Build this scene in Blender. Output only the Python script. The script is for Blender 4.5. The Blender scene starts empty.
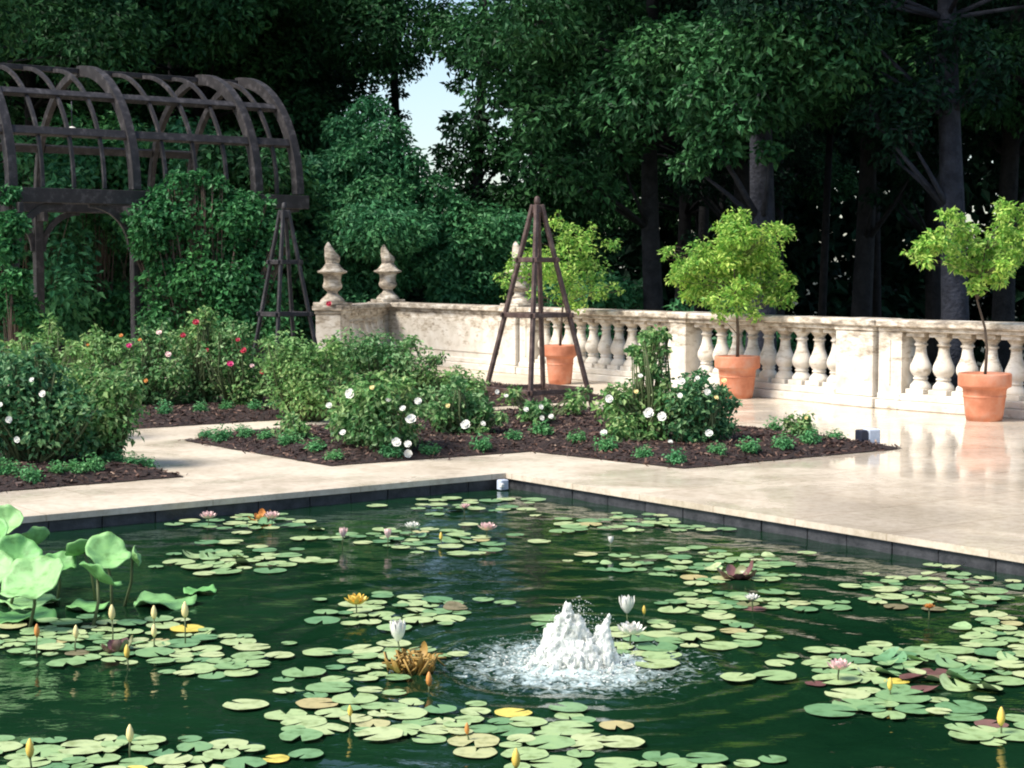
import bpy, bmesh, math, random
import numpy as np
from mathutils import Vector, Matrix, geometry
random.seed(5)
S = bpy.context.scene
COL = S.collection
PI = math.pi
# ------------------------------------------------------------------ camera
F = 1700.0
EYE = 1.6
PITCH = math.atan(116 / F)
cam = bpy.data.objects.new('camera', bpy.data.cameras.new('camera'))
COL.objects.link(cam)
cam.location = (0, 0, EYE)
cam.rotation_euler = (PI / 2 - PITCH, 0, 0)
cam.data.sensor_width = 36
cam.data.lens = F / 1024 * 36
cam.data.clip_end = 2000
S.camera = cam
S.render.resolution_x, S.render.resolution_y = 1024, 768
CP, SP = math.cos(PITCH), math.sin(PITCH)

def ray(px, py):
    x, v = (px - 512) / F, (384 - py) / F
    return Vector((x, CP + v * SP, -SP + v * CP))

def gp(px, py, z=0.0):
    d = ray(px, py)
    t = (z - EYE) / d.z
    return Vector((0, 0, EYE)) + d * t

def dp(px, py, Y):
    d = ray(px, py)
    return Vector((0, 0, EYE)) + d * (Y / d.y)

def px_of(p):
    y, z = p[1], p[2] - EYE
    dep = y * CP - z * SP
    up = y * SP + z * CP
    return (512 + F * p[0] / dep, 384 - F * up / dep, dep)

# ------------------------------------------------------------------ world, sun
SUN = Vector((-0.9, -0.44, 0.0)).normalized()
ELEV = math.radians(52)
w = bpy.data.worlds.new('World')
S.world = w
w.use_nodes = True
nt = w.node_tree
nt.nodes.clear()
sky = nt.nodes.new('ShaderNodeTexSky')
sky.sky_type = 'NISHITA'
sky.sun_disc = False
sky.sun_elevation = ELEV
sky.sun_rotation = math.atan2(SUN.x, SUN.y)
sky.air_density = 1.0
sky.dust_density = 1.3
sky.ozone_density = 1.0
bg = nt.nodes.new('ShaderNodeBackground')
bg.inputs['Strength'].default_value = 0.12
out = nt.nodes.new('ShaderNodeOutputWorld')
nt.links.new(sky.outputs[0], bg.inputs['Color'])
nt.links.new(bg.outputs[0], out.inputs['Surface'])
ld = bpy.data.lights.new('sun', 'SUN')
ld.energy = 3.5
ld.angle = math.radians(20)
ld.color = (1.0, 0.95, 0.87)
lo = bpy.data.objects.new('sun', ld)
COL.objects.link(lo)
sv = Vector((SUN.x * math.cos(ELEV), SUN.y * math.cos(ELEV), math.sin(ELEV)))
lo.rotation_euler = sv.to_track_quat('Z', 'Y').to_euler()
lo.location = (-10, -8, 20)
S.view_settings.view_transform = 'Standard'
S.view_settings.look = 'None'
S.view_settings.exposure = 0.84
S.cycles.max_bounces = 6
S.cycles.diffuse_bounces = 3
S.cycles.glossy_bounces = 3
S.cycles.transmission_bounces = 3
S.cycles.filter_width = 2.0
S.view_settings.gamma = 1.0

# ------------------------------------------------------------------ materials
def newmat(name):
    m = bpy.data.materials.new(name)
    m.use_nodes = True
    n = m.node_tree
    b = n.nodes['Principled BSDF']
    return m, n, b

def node(n, typ, **kw):
    x = n.nodes.new(typ)
    for k, v in kw.items():
        setattr(x, k, v)
    return x

def ramp(n, fac, stops):
    r = n.nodes.new('ShaderNodeValToRGB')
    el = r.color_ramp.elements
    while len(el) < len(stops):
        el.new(0.5)
    for e, (p, c) in zip(el, stops):
        e.position = p
        e.color = (c[0], c[1], c[2], 1) if hasattr(c, '__len__') else (c, c, c, 1)
    n.links.new(fac, r.inputs['Fac'])
    return r.outputs['Color']

def noise(n, scale, detail=4, rough=0.55, vec=None, dist=0.0):
    t = n.nodes.new('ShaderNodeTexNoise')
    t.inputs['Scale'].default_value = scale
    t.inputs['Detail'].default_value = detail
    t.inputs['Roughness'].default_value = rough
    t.inputs['Distortion'].default_value = dist
    if vec is not None:
        n.links.new(vec, t.inputs['Vector'])
    return t.outputs['Fac']

def pos(n):
    return n.nodes.new('ShaderNodeNewGeometry').outputs['Position']

def bump(n, b, h, strength=0.3, dist=0.02):
    bp = n.nodes.new('ShaderNodeBump')
    bp.inputs['Strength'].default_value = strength
    bp.inputs['Distance'].default_value = dist
    n.links.new(h, bp.inputs['Height'])
    n.links.new(bp.outputs[0], b.inputs['Normal'])

def mul(n, a, b, fac=1.0, mode='MULTIPLY'):
    m = n.nodes.new('ShaderNodeMix')
    m.data_type = 'RGBA'
    m.blend_type = mode
    m.inputs[0].default_value = fac
    for s, x in ((m.inputs[6], a), (m.inputs[7], b)):
        if hasattr(x, '__len__'):
            s.default_value = (*x[:3], 1)
        else:
            n.links.new(x, s)
    return m.outputs[2]

def mat_noisy(name, c0, c1, scale=6, rough=0.8, bs=0.3, bd=0.01, spec=0.4, c2=None):
    m, n, b = newmat(name)
    f = noise(n, scale, 6, 0.6, pos(n))
    st = [(0.3, c0), (0.7, c1)] if c2 is None else [(0.25, c0), (0.5, c1), (0.75, c2)]
    n.links.new(ramp(n, f, st), b.inputs['Base Color'])
    b.inputs['Roughness'].default_value = rough
    b.inputs['Specular IOR Level'].default_value = spec
    bump(n, b, noise(n, scale * 4, 5, 0.6, pos(n)), bs, bd)
    return m

def mat_leaf(name, dark, mid, light, transl=0.3, rough=0.45, spec=0.35):
    m, n, b = newmat(name)
    g = n.nodes.new('ShaderNodeNewGeometry')
    c = ramp(n, g.outputs['Random Per Island'], [(0.0, dark), (0.5, mid), (1.0, light)])
    big = noise(n, 0.9, 3, 0.5, g.outputs['Position'])
    c = mul(n, c, ramp(n, big, [(0.3, (0.72, 0.85, 0.85)), (0.7, (1.2, 1.1, 0.9))]))
    n.links.new(c, b.inputs['Base Color'])
    b.inputs['Roughness'].default_value = rough
    b.inputs['Specular IOR Level'].default_value = spec
    t = n.nodes.new('ShaderNodeBsdfTranslucent')
    n.links.new(c, t.inputs['Color'])
    mx = n.nodes.new('ShaderNodeMixShader')
    mx.inputs[0].default_value = transl
    o = n.nodes['Material Output']
    n.links.new(b.outputs[0], mx.inputs[1])
    n.links.new(t.outputs[0], mx.inputs[2])
    n.links.new(mx.outputs[0], o.inputs['Surface'])
    return m

def mat_stone():
    m, n, b = newmat('weathered_limestone')
    p = pos(n)
    f = noise(n, 5, 6, 0.6, p)
    c = ramp(n, f, [(0.25, (0.50, 0.44, 0.35)), (0.5, (0.68, 0.62, 0.53)), (0.75, (0.76, 0.72, 0.65))])
    # lichen and dirt blotches, mostly towards the rail
    sep = n.nodes.new('ShaderNodeSeparateXYZ')
    n.links.new(p, sep.inputs[0])
    mp = n.nodes.new('ShaderNodeMapping')
    mp.inputs['Scale'].default_value = (3, 3, 9)
    n.links.new(p, mp.inputs['Vector'])
    s = noise(n, 1.6, 8, 0.7, mp.outputs[0])
    mr = n.nodes.new('ShaderNodeMapRange')
    mr.inputs[1].default_value = 0.3
    mr.inputs[2].default_value = 1.02
    mr.inputs[3].default_value = -0.1
    mr.inputs[4].default_value = 0.1
    n.links.new(sep.outputs[2], mr.inputs[0])
    ad = n.nodes.new('ShaderNodeMath')
    ad.operation = 'ADD'
    n.links.new(s, ad.inputs[0])
    n.links.new(mr.outputs[0], ad.inputs[1])
    st = ramp(n, ad.outputs[0], [(0.49, (1, 1, 1)), (0.58, (0.66, 0.60, 0.52)), (0.70, (0.18, 0.15, 0.13))])
    n.links.new(mul(n, c, st, 0.85), b.inputs['Base Color'])
    b.inputs['Roughness'].default_value = 0.85
    bump(n, b, noise(n, 30, 6, 0.65, p), 0.4, 0.01)
    return m

AX = Vector((2248, F, 0)).normalized()      # along the left pool edge, away to the right
BX = Vector((-1292, F, 0)).normalized()     # along the right pool edge, away to the left
BX = (BX - AX * BX.dot(AX)).normalized()
ANG = math.atan2(AX.y, AX.x)

def mat_deck():
    m, n, b = newmat('wet_cream_paving')
    p = pos(n)
    mp = n.nodes.new('ShaderNodeMapping')
    mp.vector_type = 'POINT'
    mp.inputs['Rotation'].default_value = (0, 0, -ANG)
    n.links.new(p, mp.inputs['Vector'])
    br = n.nodes.new('ShaderNodeTexBrick')
    br.offset = 0.5
    br.inputs['Color1'].default_value = (0.66, 0.57, 0.45, 1)
    br.inputs['Color2'].default_value = (0.61, 0.52, 0.41, 1)
    br.inputs['Mortar'].default_value = (0.48, 0.39, 0.29, 1)
    br.inputs['Scale'].default_value = 1.0
    br.inputs['Mortar Size'].default_value = 0.006
    br.inputs['Brick Width'].default_value = 1.2
    br.inputs['Row Height'].default_value = 0.75
    n.links.new(mp.outputs[0], br.inputs['Vector'])
    f = noise(n, 1.3, 7, 0.65, p)
    st = ramp(n, f, [(0.3, (0.72, 0.70, 0.66)), (0.55, (1, 1, 1)), (0.75, (1.12, 1.1, 1.08))])
    v = noise(n, 14, 8, 0.75, p)
    st2 = ramp(n, v, [(0.3, (0.74, 0.71, 0.66)), (0.55, (1.04, 1.04, 1.04))])
    c = mul(n, mul(n, br.outputs['Color'], st), st2)
    n.links.new(c, b.inputs['Base Color'])
    wet = noise(n, 0.7, 5, 0.6, p, 0.6)
    sep = n.nodes.new('ShaderNodeSeparateXYZ')
    n.links.new(p, sep.inputs[0])
    mr = n.nodes.new('ShaderNodeMapRange')
    mr.inputs[1].default_value = 0.5
    mr.inputs[2].default_value = 4.0
    mr.inputs[3].default_value = 0.14
    mr.inputs[4].default_value = -0.10
    n.links.new(sep.outputs[0], mr.inputs[0])
    ad = n.nodes.new('ShaderNodeMath')
    n.links.new(wet, ad.inputs[0])
    n.links.new(mr.outputs[0], ad.inputs[1])
    r = ramp(n, ad.outputs[0], [(0.40, 0.07), (0.52, 0.17), (0.66, 0.5)])
    n.links.new(r, b.inputs['Roughness'])
    b.inputs['IOR'].default_value = 1.4
    bump(n, b, noise(n, 6, 4, 0.5, p), 0.10, 0.01)
    return m

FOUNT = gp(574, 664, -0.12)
def mat_water():
    m, n, b = newmat('pond_water')
    p = pos(n)
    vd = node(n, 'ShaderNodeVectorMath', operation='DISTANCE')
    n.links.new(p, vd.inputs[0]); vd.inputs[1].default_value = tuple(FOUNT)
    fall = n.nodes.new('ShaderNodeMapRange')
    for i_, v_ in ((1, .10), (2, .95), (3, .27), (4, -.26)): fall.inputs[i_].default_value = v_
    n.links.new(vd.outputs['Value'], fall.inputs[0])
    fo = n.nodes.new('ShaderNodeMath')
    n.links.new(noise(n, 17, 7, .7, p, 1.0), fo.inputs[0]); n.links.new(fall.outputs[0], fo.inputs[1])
    foam = ramp(n, fo.outputs[0], [(.5, 0), (.75, .9)])  # foam, spread wider to paint in sky reflected off the churned water
    f = noise(n, 0.6, 4, 0.6, p)
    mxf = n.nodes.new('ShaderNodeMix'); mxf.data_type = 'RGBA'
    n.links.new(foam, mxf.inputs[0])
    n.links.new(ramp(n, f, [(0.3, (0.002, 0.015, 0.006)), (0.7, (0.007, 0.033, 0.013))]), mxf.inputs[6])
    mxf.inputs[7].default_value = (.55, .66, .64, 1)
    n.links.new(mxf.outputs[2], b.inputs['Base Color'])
    b.inputs['Roughness'].default_value = 0.04
    b.inputs['IOR'].default_value = 1.36
    mp = n.nodes.new('ShaderNodeMapping')
    mp.inputs['Scale'].default_value = (1.0, 1.6, 1)
    n.links.new(p, mp.inputs['Vector'])
    bump(n, b, noise(n, 9, 3, 0.5, mp.outputs[0], 0.4), 0.17, 0.02)
    return m

def mat_wood(name='weathered_dark_timber', cols=None):
    m, n, b = newmat(name)
    tc = n.nodes.new('ShaderNodeTexCoord')
    f = noise(n, 9, 7, 0.7, tc.outputs['Object'])
    c = ramp(n, f, cols or [(0.3, (0.007, 0.006, 0.007)), (0.52, (0.020, 0.017, 0.018)), (0.75, (0.10, 0.09, 0.092))])
    n.links.new(c, b.inputs['Base Color'])
    b.inputs['Roughness'].default_value = 0.6
    bump(n, b, noise(n, 60, 4, 0.6, tc.outputs['Object']), 0.4, 0.01)
    return m

def mat_pad(name, cols):
    m, n, b = newmat(name)
    oi = n.nodes.new('ShaderNodeObjectInfo')
    g = n.nodes.new('ShaderNodeNewGeometry')
    a = n.nodes.new('ShaderNodeMath')
    a.operation = 'ADD'
    n.links.new(oi.outputs['Random'], a.inputs[0])
    n.links.new(g.outputs['Random Per Island'], a.inputs[1])
    fr = n.nodes.new('ShaderNodeMath')
    fr.operation = 'FRACT'
    n.links.new(a.outputs[0], fr.inputs[0])
    c = ramp(n, fr.outputs[0], cols)
    f = noise(n, 22, 5, 0.6, g.outputs['Position'])
    c = mul(n, c, ramp(n, f, [(0.32, (0.6, 0.62, 0.5)), (0.5, (1, 1, 1)), (0.8, (1.15, 1.1, 1.0))]))
    n.links.new(c, b.inputs['Base Color'])
    b.inputs['Roughness'].default_value = 0.55 if name.startswith('lotus') else 0.38
    return m

def mat_plain(name, c, rough=0.5, spec=0.5, metal=0.0, sss=0.0):
    m, n, b = newmat(name)
    f = noise(n, 25, 4, 0.6, pos(n))
    n.links.new(ramp(n, f, [(0.3, tuple(x * 0.85 for x in c)), (0.7, tuple(min(1, x * 1.1) for x in c))]), b.inputs['Base Color'])
    b.inputs['Roughness'].default_value = rough
    b.inputs['Metallic'].default_value = metal
    return m

def mat_mulch(name):
    m, n, b = newmat(name)
    g = n.nodes.new('ShaderNodeNewGeometry')
    f = noise(n, 28, 8, 0.75, g.outputs['Position'])
    c = ramp(n, f, [(0.35, (0.008, 0.004, 0.004)), (0.5, (0.030, 0.014, 0.010)), (0.68, (0.085, 0.042, 0.030))])
    n.links.new(c, b.inputs['Base Color'])
    b.inputs['Roughness'].default_value = 0.8
    bump(n, b, noise(n, 60, 6, 0.7, g.outputs['Position']), 1.0, 0.03)
    return m

def mat_chip():
    m, n, b = newmat('bark_chip')
    g = n.nodes.new('ShaderNodeNewGeometry')
    c = ramp(n, g.outputs['Random Per Island'], [(0.0, (0.012, 0.006, 0.005)), (0.6, (0.06, 0.027, 0.019)), (0.93, (0.17, 0.09, 0.06)), (1.0, (0.35, 0.24, 0.17))])
    n.links.new(c, b.inputs['Base Color'])
    b.inputs['Roughness'].default_value = 0.7
    return m

def mat_foam():
    m, n, b = newmat('aerated_water')
    p = pos(n)
    mp = n.nodes.new('ShaderNodeMapping'); mp.inputs['Scale'].default_value = (1, 1, .35)
    n.links.new(p, mp.inputs['Vector'])
    f = noise(n, 55, 5, .65, mp.outputs[0], .6)
    n.links.new(ramp(n, f, [(.3, (.70, .72, .66)), (.6, (.84, .84, .77))]), b.inputs['Base Color'])
    n.links.new(ramp(n, f, [(.32, .22), (.52, .82)]), b.inputs['Alpha'])
    b.inputs['Roughness'].default_value = .25
    b.inputs['Subsurface Weight'].default_value = .4
    b.inputs['Subsurface Radius'].default_value = (.03, .03, .03)
    return m
M = {
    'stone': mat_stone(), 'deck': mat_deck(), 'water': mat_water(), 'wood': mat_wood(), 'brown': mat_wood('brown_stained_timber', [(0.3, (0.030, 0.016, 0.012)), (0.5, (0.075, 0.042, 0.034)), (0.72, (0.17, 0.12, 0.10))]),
    'mulch': mat_mulch('bark_mulch'), 'chip': mat_chip(),
    'poolwall': mat_noisy('dark_wet_pool_wall', (0.018, 0.02, 0.022), (0.07, 0.07, 0.075), 9, 0.5, 0.5, 0.01),
    'soil': mat_noisy('woodland_soil', (0.010, 0.012, 0.008), (0.035, 0.04, 0.02), 3, 0.95, 0.6, 0.05),
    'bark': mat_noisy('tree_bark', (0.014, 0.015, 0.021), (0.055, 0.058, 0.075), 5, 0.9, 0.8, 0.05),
    'bark_dark': mat_noisy('shaded_tree_bark', (0.010, 0.010, 0.011), (0.035, 0.034, 0.036), 5, 0.9, 0.8, 0.05),  # bark colour darkened to stand for shade inside the wood
    'stem': mat_noisy('green_stem', (0.06, 0.09, 0.03), (0.12, 0.14, 0.06), 8, 0.7),
    'twig': mat_noisy('brown_twig', (0.07, 0.05, 0.035), (0.14, 0.10, 0.07), 8, 0.8),
    'terra': mat_noisy('terracotta', (0.40, 0.13, 0.065), (0.58, 0.22, 0.12), 5, 0.8, 0.25, 0.005, c2=(0.58, 0.34, 0.24)),
    'l_dark': mat_leaf('dark_woodland_leaf', (0.010, 0.045, 0.015), (0.028, 0.105, 0.038), (0.085, 0.24, 0.095), 0.22, 0.5, 0.2),
    'l_deep': mat_leaf('deep_shade_leaf', (0.004, 0.016, 0.010), (0.008, 0.032, 0.018), (0.018, 0.065, 0.035), 0.12, 0.6, 0.12),  # the wood's shade is painted into this near-black leaf colour
    'l_mid': mat_leaf('mid_green_leaf', (0.022, 0.11, 0.048), (0.060, 0.22, 0.095), (0.13, 0.34, 0.16), 0.25, 0.5, 0.2),
    'l_vine': mat_leaf('climber_leaf', (0.014, 0.08, 0.026), (0.040, 0.17, 0.055), (0.10, 0.30, 0.11), 0.25, 0.5, 0.22),
    'l_rose': mat_leaf('rose_leaf', (0.040, 0.14, 0.045), (0.15, 0.33, 0.11), (0.44, 0.58, 0.28), 0.32, 0.45, 0.25),
    'l_rose_lt': mat_leaf('young_rose_leaf', (0.08, 0.21, 0.06), (0.19, 0.37, 0.12), (0.40, 0.54, 0.24), 0.3, 0.5, 0.22),
    'l_rose_dk': mat_leaf('deep_rose_leaf', (0.020, 0.10, 0.042), (0.075, 0.22, 0.09), (0.28, 0.45, 0.22), 0.28, 0.45, 0.28),
    'l_citrus': mat_leaf('citrus_leaf', (0.08, 0.26, 0.04), (0.30, 0.54, 0.10), (0.60, 0.75, 0.22), 0.35, 0.5, 0.25),
    'l_mound': mat_leaf('edging_leaf', (0.05, 0.19, 0.07), (0.10, 0.31, 0.12), (0.20, 0.43, 0.20), 0.25, 0.5, 0.2),
    'pad': mat_pad('lily_pad_green', [(0.0, (0.12, 0.26, 0.12)), (0.35, (0.24, 0.38, 0.17)), (0.7, (0.36, 0.47, 0.22)), (0.97, (0.46, 0.52, 0.27)), (1.0, (0.45, 0.38, 0.18))]),
    'padred': mat_pad('lily_pad_bronze', [(0.0, (0.13, 0.05, 0.05)), (0.5, (0.20, 0.10, 0.09)), (1.0, (0.20, 0.22, 0.10))]),
    'padblue': mat_pad('lotus_leaf_glaucous', [(0.0, (0.12, 0.34, 0.09)), (1.0, (0.26, 0.48, 0.18))]),
    'padyel': mat_pad('yellowed_pad', [(0.0, (0.62, 0.50, 0.09)), (1.0, (0.70, 0.58, 0.14))]),
    'white': mat_plain('white_petal', (0.80, 0.78, 0.70), 0.55),
    'cream': mat_plain('cream_petal', (0.80, 0.66, 0.30), 0.5),
    'yellow': mat_plain('yellow_petal', (0.80, 0.55, 0.10), 0.5),
    'pink': mat_plain('pink_petal', (0.80, 0.56, 0.52), 0.5),
    'magenta': mat_plain('magenta_petal', (0.55, 0.03, 0.16), 0.5),
    'red': mat_plain('red_petal', (0.42, 0.02, 0.05), 0.5),
    'orange': mat_plain('orange_petal', (0.62, 0.26, 0.06), 0.5),
    'foam': mat_foam(),
    'black': mat_plain('black_metal', (0.02, 0.022, 0.04), 0.4),
    'grey': mat_plain('pale_grey_paint', (0.55, 0.6, 0.68), 0.4),
    'wither': mat_plain('withered_leaf', (0.36, 0.22, 0.05), 0.6),
}

# ------------------------------------------------------------------ mesh helpers
class MB:
    def __init__(s):
        s.v, s.f, s.sm = [], [], []

    def add(s, vs, fs, smooth=False):
        o = len(s.v)
        s.v += [tuple(v) for v in vs]
        s.f += [tuple(o + i for i in f) for f in fs]
        s.sm += [smooth] * len(fs)
        return s

    def box(s, c, size, ax=None, bev=0.0):
        """box centred at c; ax = 3 unit vectors"""
        c = Vector(c)
        ax = ax or (Vector((1, 0, 0)), Vector((0, 1, 0)), Vector((0, 0, 1)))
        hx, hy, hz = (q / 2 for q in size)
        if bev <= 0:
            vs = [c + ax[0] * (i * hx) + ax[1] * (j * hy) + ax[2] * (k * hz) for i in (-1, 1) for j in (-1, 1) for k in (-1, 1)]
            fs = [(0, 1, 3, 2), (4, 6, 7, 5), (0, 4, 5, 1), (2, 3, 7, 6), (0, 2, 6, 4), (1, 5, 7, 3)]
            return s.add(vs, fs)
        b = bev
        rings = []
        for k, ins in ((-hz, b), (-hz + b, 0), (hz - b, 0), (hz, b)):
            x, y = hx - ins, hy - ins
            e = b if ins == 0 else b
            pts = [(-x + e, -y), (x - e, -y), (x, -y + e), (x, y - e), (x - e, y), (-x + e, y), (-x, y - e), (-x, -y + e)]
            rings.append([c + ax[0] * p[0] + ax[1] * p[1] + ax[2] * k for p in pts])
        vs = [p for r in rings for p in r]
        fs = []
        for r in range(3):
            for i in range(8):
                j = (i + 1) % 8
                fs.append((r * 8 + i, r * 8 + j, r * 8 + 8 + j, r * 8 + 8 + i))
        fs.append(tuple(range(7, -1, -1)))
        fs.append(tuple(range(24, 32)))
        return s.add(vs, fs)

    def bar(s, a, b, w, h, up=Vector((0, 0, 1)), bev=0.006):
        a, b = Vector(a), Vector(b)
        z = (b - a).normalized()
        x = z.cross(up)
        if x.length < 1e-4:
            x = z.cross(Vector((0, 1, 0)))
        x.normalize()
        y = x.cross(z).normalized()
        return s.box((a + b) / 2, (w, h, (b - a).length), (x, y, z), bev)

    def lathe(s, prof, c=(0, 0, 0), n=20, smooth=True, sq=False, lobes=0, amp=0.0):
        c = Vector(c)
        vs, fs = [], []
        for r, z in prof:
            for i in range(n):
                a = 2 * PI * i / n
                rr = r * (1 + (amp * math.cos(lobes * a) if lobes else 0))
                vs.append(c + Vector((rr * math.cos(a), rr * math.sin(a), z)))
        for k in range(len(prof) - 1):
            for i in range(n):
                j = (i + 1) % n
                fs.append((k * n + i, k * n + j, k * n + n + j, k * n + n + i))
        fs.append(tuple(range(n - 1, -1, -1)))
        fs.append(tuple((len(prof) - 1) * n + i for i in range(n)))
        return s.add(vs, fs, smooth)

    def tube(s, pts, rad, n=7, smooth=True):
        pts = [Vector(p) for p in pts]
        if not hasattr(rad, '__len__'):
            rad = [rad] * len(pts)
        vs, fs = [], []
        for k, p in enumerate(pts):
            t = (pts[min(k + 1, len(pts) - 1)] - pts[max(k - 1, 0)]).normalized()
            x = t.cross(Vector((0.13, 0.31, 0.94)))
            if x.length < 1e-3:
                x = t.cross(Vector((1, 0, 0)))
            x.normalize()
            y = t.cross(x)
            for i in range(n):
                a = 2 * PI * i / n
                vs.append(p + (x * math.cos(a) + y * math.sin(a)) * rad[k])
        for k in range(len(pts) - 1):
            for i in range(n):
                j = (i + 1) % n
                fs.append((k * n + i, k * n + n + i, k * n + n + j, k * n + j))
        fs.append(tuple(range(n)))
        fs.append(tuple((len(pts) - 1) * n + i for i in range(n - 1, -1, -1)))
        return s.add(vs, fs, smooth)

    def build(s, name, mat, parent=None, off=None):
        me = bpy.data.meshes.new(name)
        vs = s.v
        if off is not None:
            vs = [(v[0] - off[0], v[1] - off[1], v[2] - off[2]) for v in s.v]
        me.from_pydata(vs, [], s.f)
        me.polygons.foreach_set('use_smooth', s.sm)
        me.materials.append(mat)
        me.update()
        o = bpy.data.objects.new(name, me)
        COL.objects.link(o)
        if parent is not None:
            o.parent = parent
        elif off is not None:
            o.location = off
        return o

def link(name, me, parent=None, loc=None):
    o = bpy.data.objects.new(name, me)
    COL.objects.link(o)
    o.parent = parent
    if loc is not None:
        o.location = loc
    return o

def tag(o, label=None, cat=None, group=None, kind=None):
    if label: o['label'] = label
    if cat: o['category'] = cat
    if group: o['group'] = group
    if kind: o['kind'] = kind
    return o

def empty(name, loc, label, cat, group=None, rz=0):
    o = bpy.data.objects.new(name, None)
    COL.objects.link(o)
    o.location = loc
    o.rotation_euler = (0, 0, rz)
    o.empty_display_size = 0.2
    return tag(o, label, cat, group)

def copy_tree(o, parent=None):
    c = o.copy()
    COL.objects.link(c)
    c.parent = parent
    for ch in o.children:
        copy_tree(ch, c)
    return c

def np_mesh(name, verts, quads, mat, smooth=False):
    me = bpy.data.meshes.new(name)
    nv, nf = len(verts), len(quads)
    me.vertices.add(nv)
    me.vertices.foreach_set('co', np.ascontiguousarray(verts, dtype=np.float32).ravel())
    me.loops.add(nf * 4)
    me.loops.foreach_set('vertex_index', np.ascontiguousarray(quads, dtype=np.int32).ravel())
    me.polygons.add(nf)
    me.polygons.foreach_set('loop_start', np.arange(0, nf * 4, 4, dtype=np.int32))
    me.polygons.foreach_set('loop_total', np.full(nf, 4, dtype=np.int32))
    me.polygons.foreach_set('use_smooth', np.full(nf, smooth))
    me.materials.append(mat)
    me.update(calc_edges=True)
    me.validate()
    return me

def unit(a):
    return a / np.maximum(np.linalg.norm(a, axis=1, keepdims=True), 1e-6)

def leaf_cloud(name, blobs, n, size, mat, rng, shell=0.6, aspect=0.5, outward=0.9, upb=0.45, fold=0.25, reach=1.12, var=0.35):
    """n leaf blades spread through ellipsoidal clumps blobs = [(x,y,z,rx,ry,rz)]; most lie near each clump's outside"""
    B = np.array([(b if len(b) == 6 else (b[0], b[1], b[2], b[3], b[3], b[3] * 0.75)) for b in blobs], float)
    wgt = B[:, 3] * B[:, 5] + 1e-6
    idx = rng.choice(len(B), n, p=wgt / wgt.sum())
    d = unit(rng.normal(size=(n, 3)))
    rad = shell + (reach - shell) * rng.random((n, 1)) ** 0.7
    inner = rng.random((n, 1)) < 0.15
    rad = np.where(inner, rng.random((n, 1)) * shell, rad)
    lump = 1 + 0.16 * np.sin(d[:, :1] * 5.1 + idx[:, None]) * np.cos(d[:, 1:2] * 6.3 + idx[:, None] * 1.7)
    p = B[idx, :3] + d * B[idx, 3:6] * rad * lump
    nrm = unit(d * outward * 0.6 + np.array([0, 0, upb]) + rng.normal(size=(n, 3)) * 0.45)
    ax = unit(d * outward + rng.normal(size=(n, 3)) * 0.8 + np.array([0, 0, -0.25]))
    ax = unit(ax - nrm * np.sum(ax * nrm, axis=1, keepdims=True))
    sd = np.cross(nrm, ax)
    L = size * (1 - var + 2 * var * rng.random((n, 1)))
    W = L * aspect * (0.8 + 0.4 * rng.random((n, 1)))
    v = np.empty((n, 4, 3))
    v[:, 0] = p
    v[:, 1] = p + ax * L * 0.45 + sd * W * 0.5 + nrm * W * fold
    v[:, 2] = p + ax * L - nrm * L * 0.08
    v[:, 3] = p + ax * L * 0.45 - sd * W * 0.5 + nrm * W * fold
    q = np.arange(n * 4).reshape(n, 4)
    return np_mesh(name, v.reshape(-1, 3), q, mat)

# ------------------------------------------------------------------ pool, terrace
C0 = gp(506, 473)
C0 = Vector((C0.x, C0.y, 0))

def ST(s, t, z=0.0):
    """s metres back along the left pool edge, t metres back along the right pool edge from the pool corner"""
    p = C0 - AX * s - BX * t
    return Vector((p.x, p.y, z))

WZ = -0.12
PS, PT = 9.5, 9.4
RAILH = 1.01
WC = gp(886, 407)                                   # bend of the balustrade
WD = Vector((-1112, F, 0)).normalized()             # long run, away to the left
WR = Vector((1.19, -1.4, 0)).normalized()           # short run, towards the right of the picture
wall_end = WC + WR * 6.0
PA = None
def wall_at(px):
    # distance along the long run where the picture column px is met
    u = (px - 512) / F
    best = min((i * 0.01 for i in range(0, 2200)), key=lambda s: abs(px_of(WC + WD * s + Vector((0, 0, 0.5)))[0] - px))
    return best
s520, s390 = wall_at(520), wall_at(388)
PIER_B = WC + WD * s390
PIER_C = dp(333, 360, PIER_B.y - 2.6)
PIER_C.z = 0

outer = [WC, wall_end, Vector((14, 9, 0)), Vector((14, -5, 0)), Vector((-18, -5, 0)), Vector((-18, 30, 0)), Vector((-8, 33, 0)), PIER_C, PIER_B]
outer = [Vector((p.x, p.y, 0)) for p in outer]
inner = [ST(0, 0), ST(PS, 0), ST(PS, PT), ST(0, PT)]
bm = bmesh.new()
def loop_edges(pts):
    vs = [bm.verts.new(p) for p in pts]
    return vs, [bm.edges.new((vs[i], vs[(i + 1) % len(vs)])) for i in range(len(vs))]
v1, e1 = loop_edges(outer)
v2, e2 = loop_edges(inner)
bmesh.ops.triangle_fill(bm, edges=e1 + e2, use_beauty=True, use_dissolve=False)
for f in bm.faces:
    if f.normal.z < 0: f.normal_flip()
for vs in (v1,):
    low = [bm.verts.new((v.co.x, v.co.y, -0.6)) for v in vs]
    for i in range(len(vs)):
        j = (i + 1) % len(vs)
        bm.faces.new((vs[i], low[i], low[j], vs[j]))
low = [bm.verts.new((v.co.x, v.co.y, -0.042)) for v in v2]
for i in range(4):
    j = (i + 1) % 4
    bm.faces.new((v2[i], v2[j], low[j], low[i]))
me = bpy.data.meshes.new('terrace')
bm.to_mesh(me); bm.free()
me.materials.append(M['deck'])
tag(link('terrace_pavement', me), kind='structure')

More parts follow.
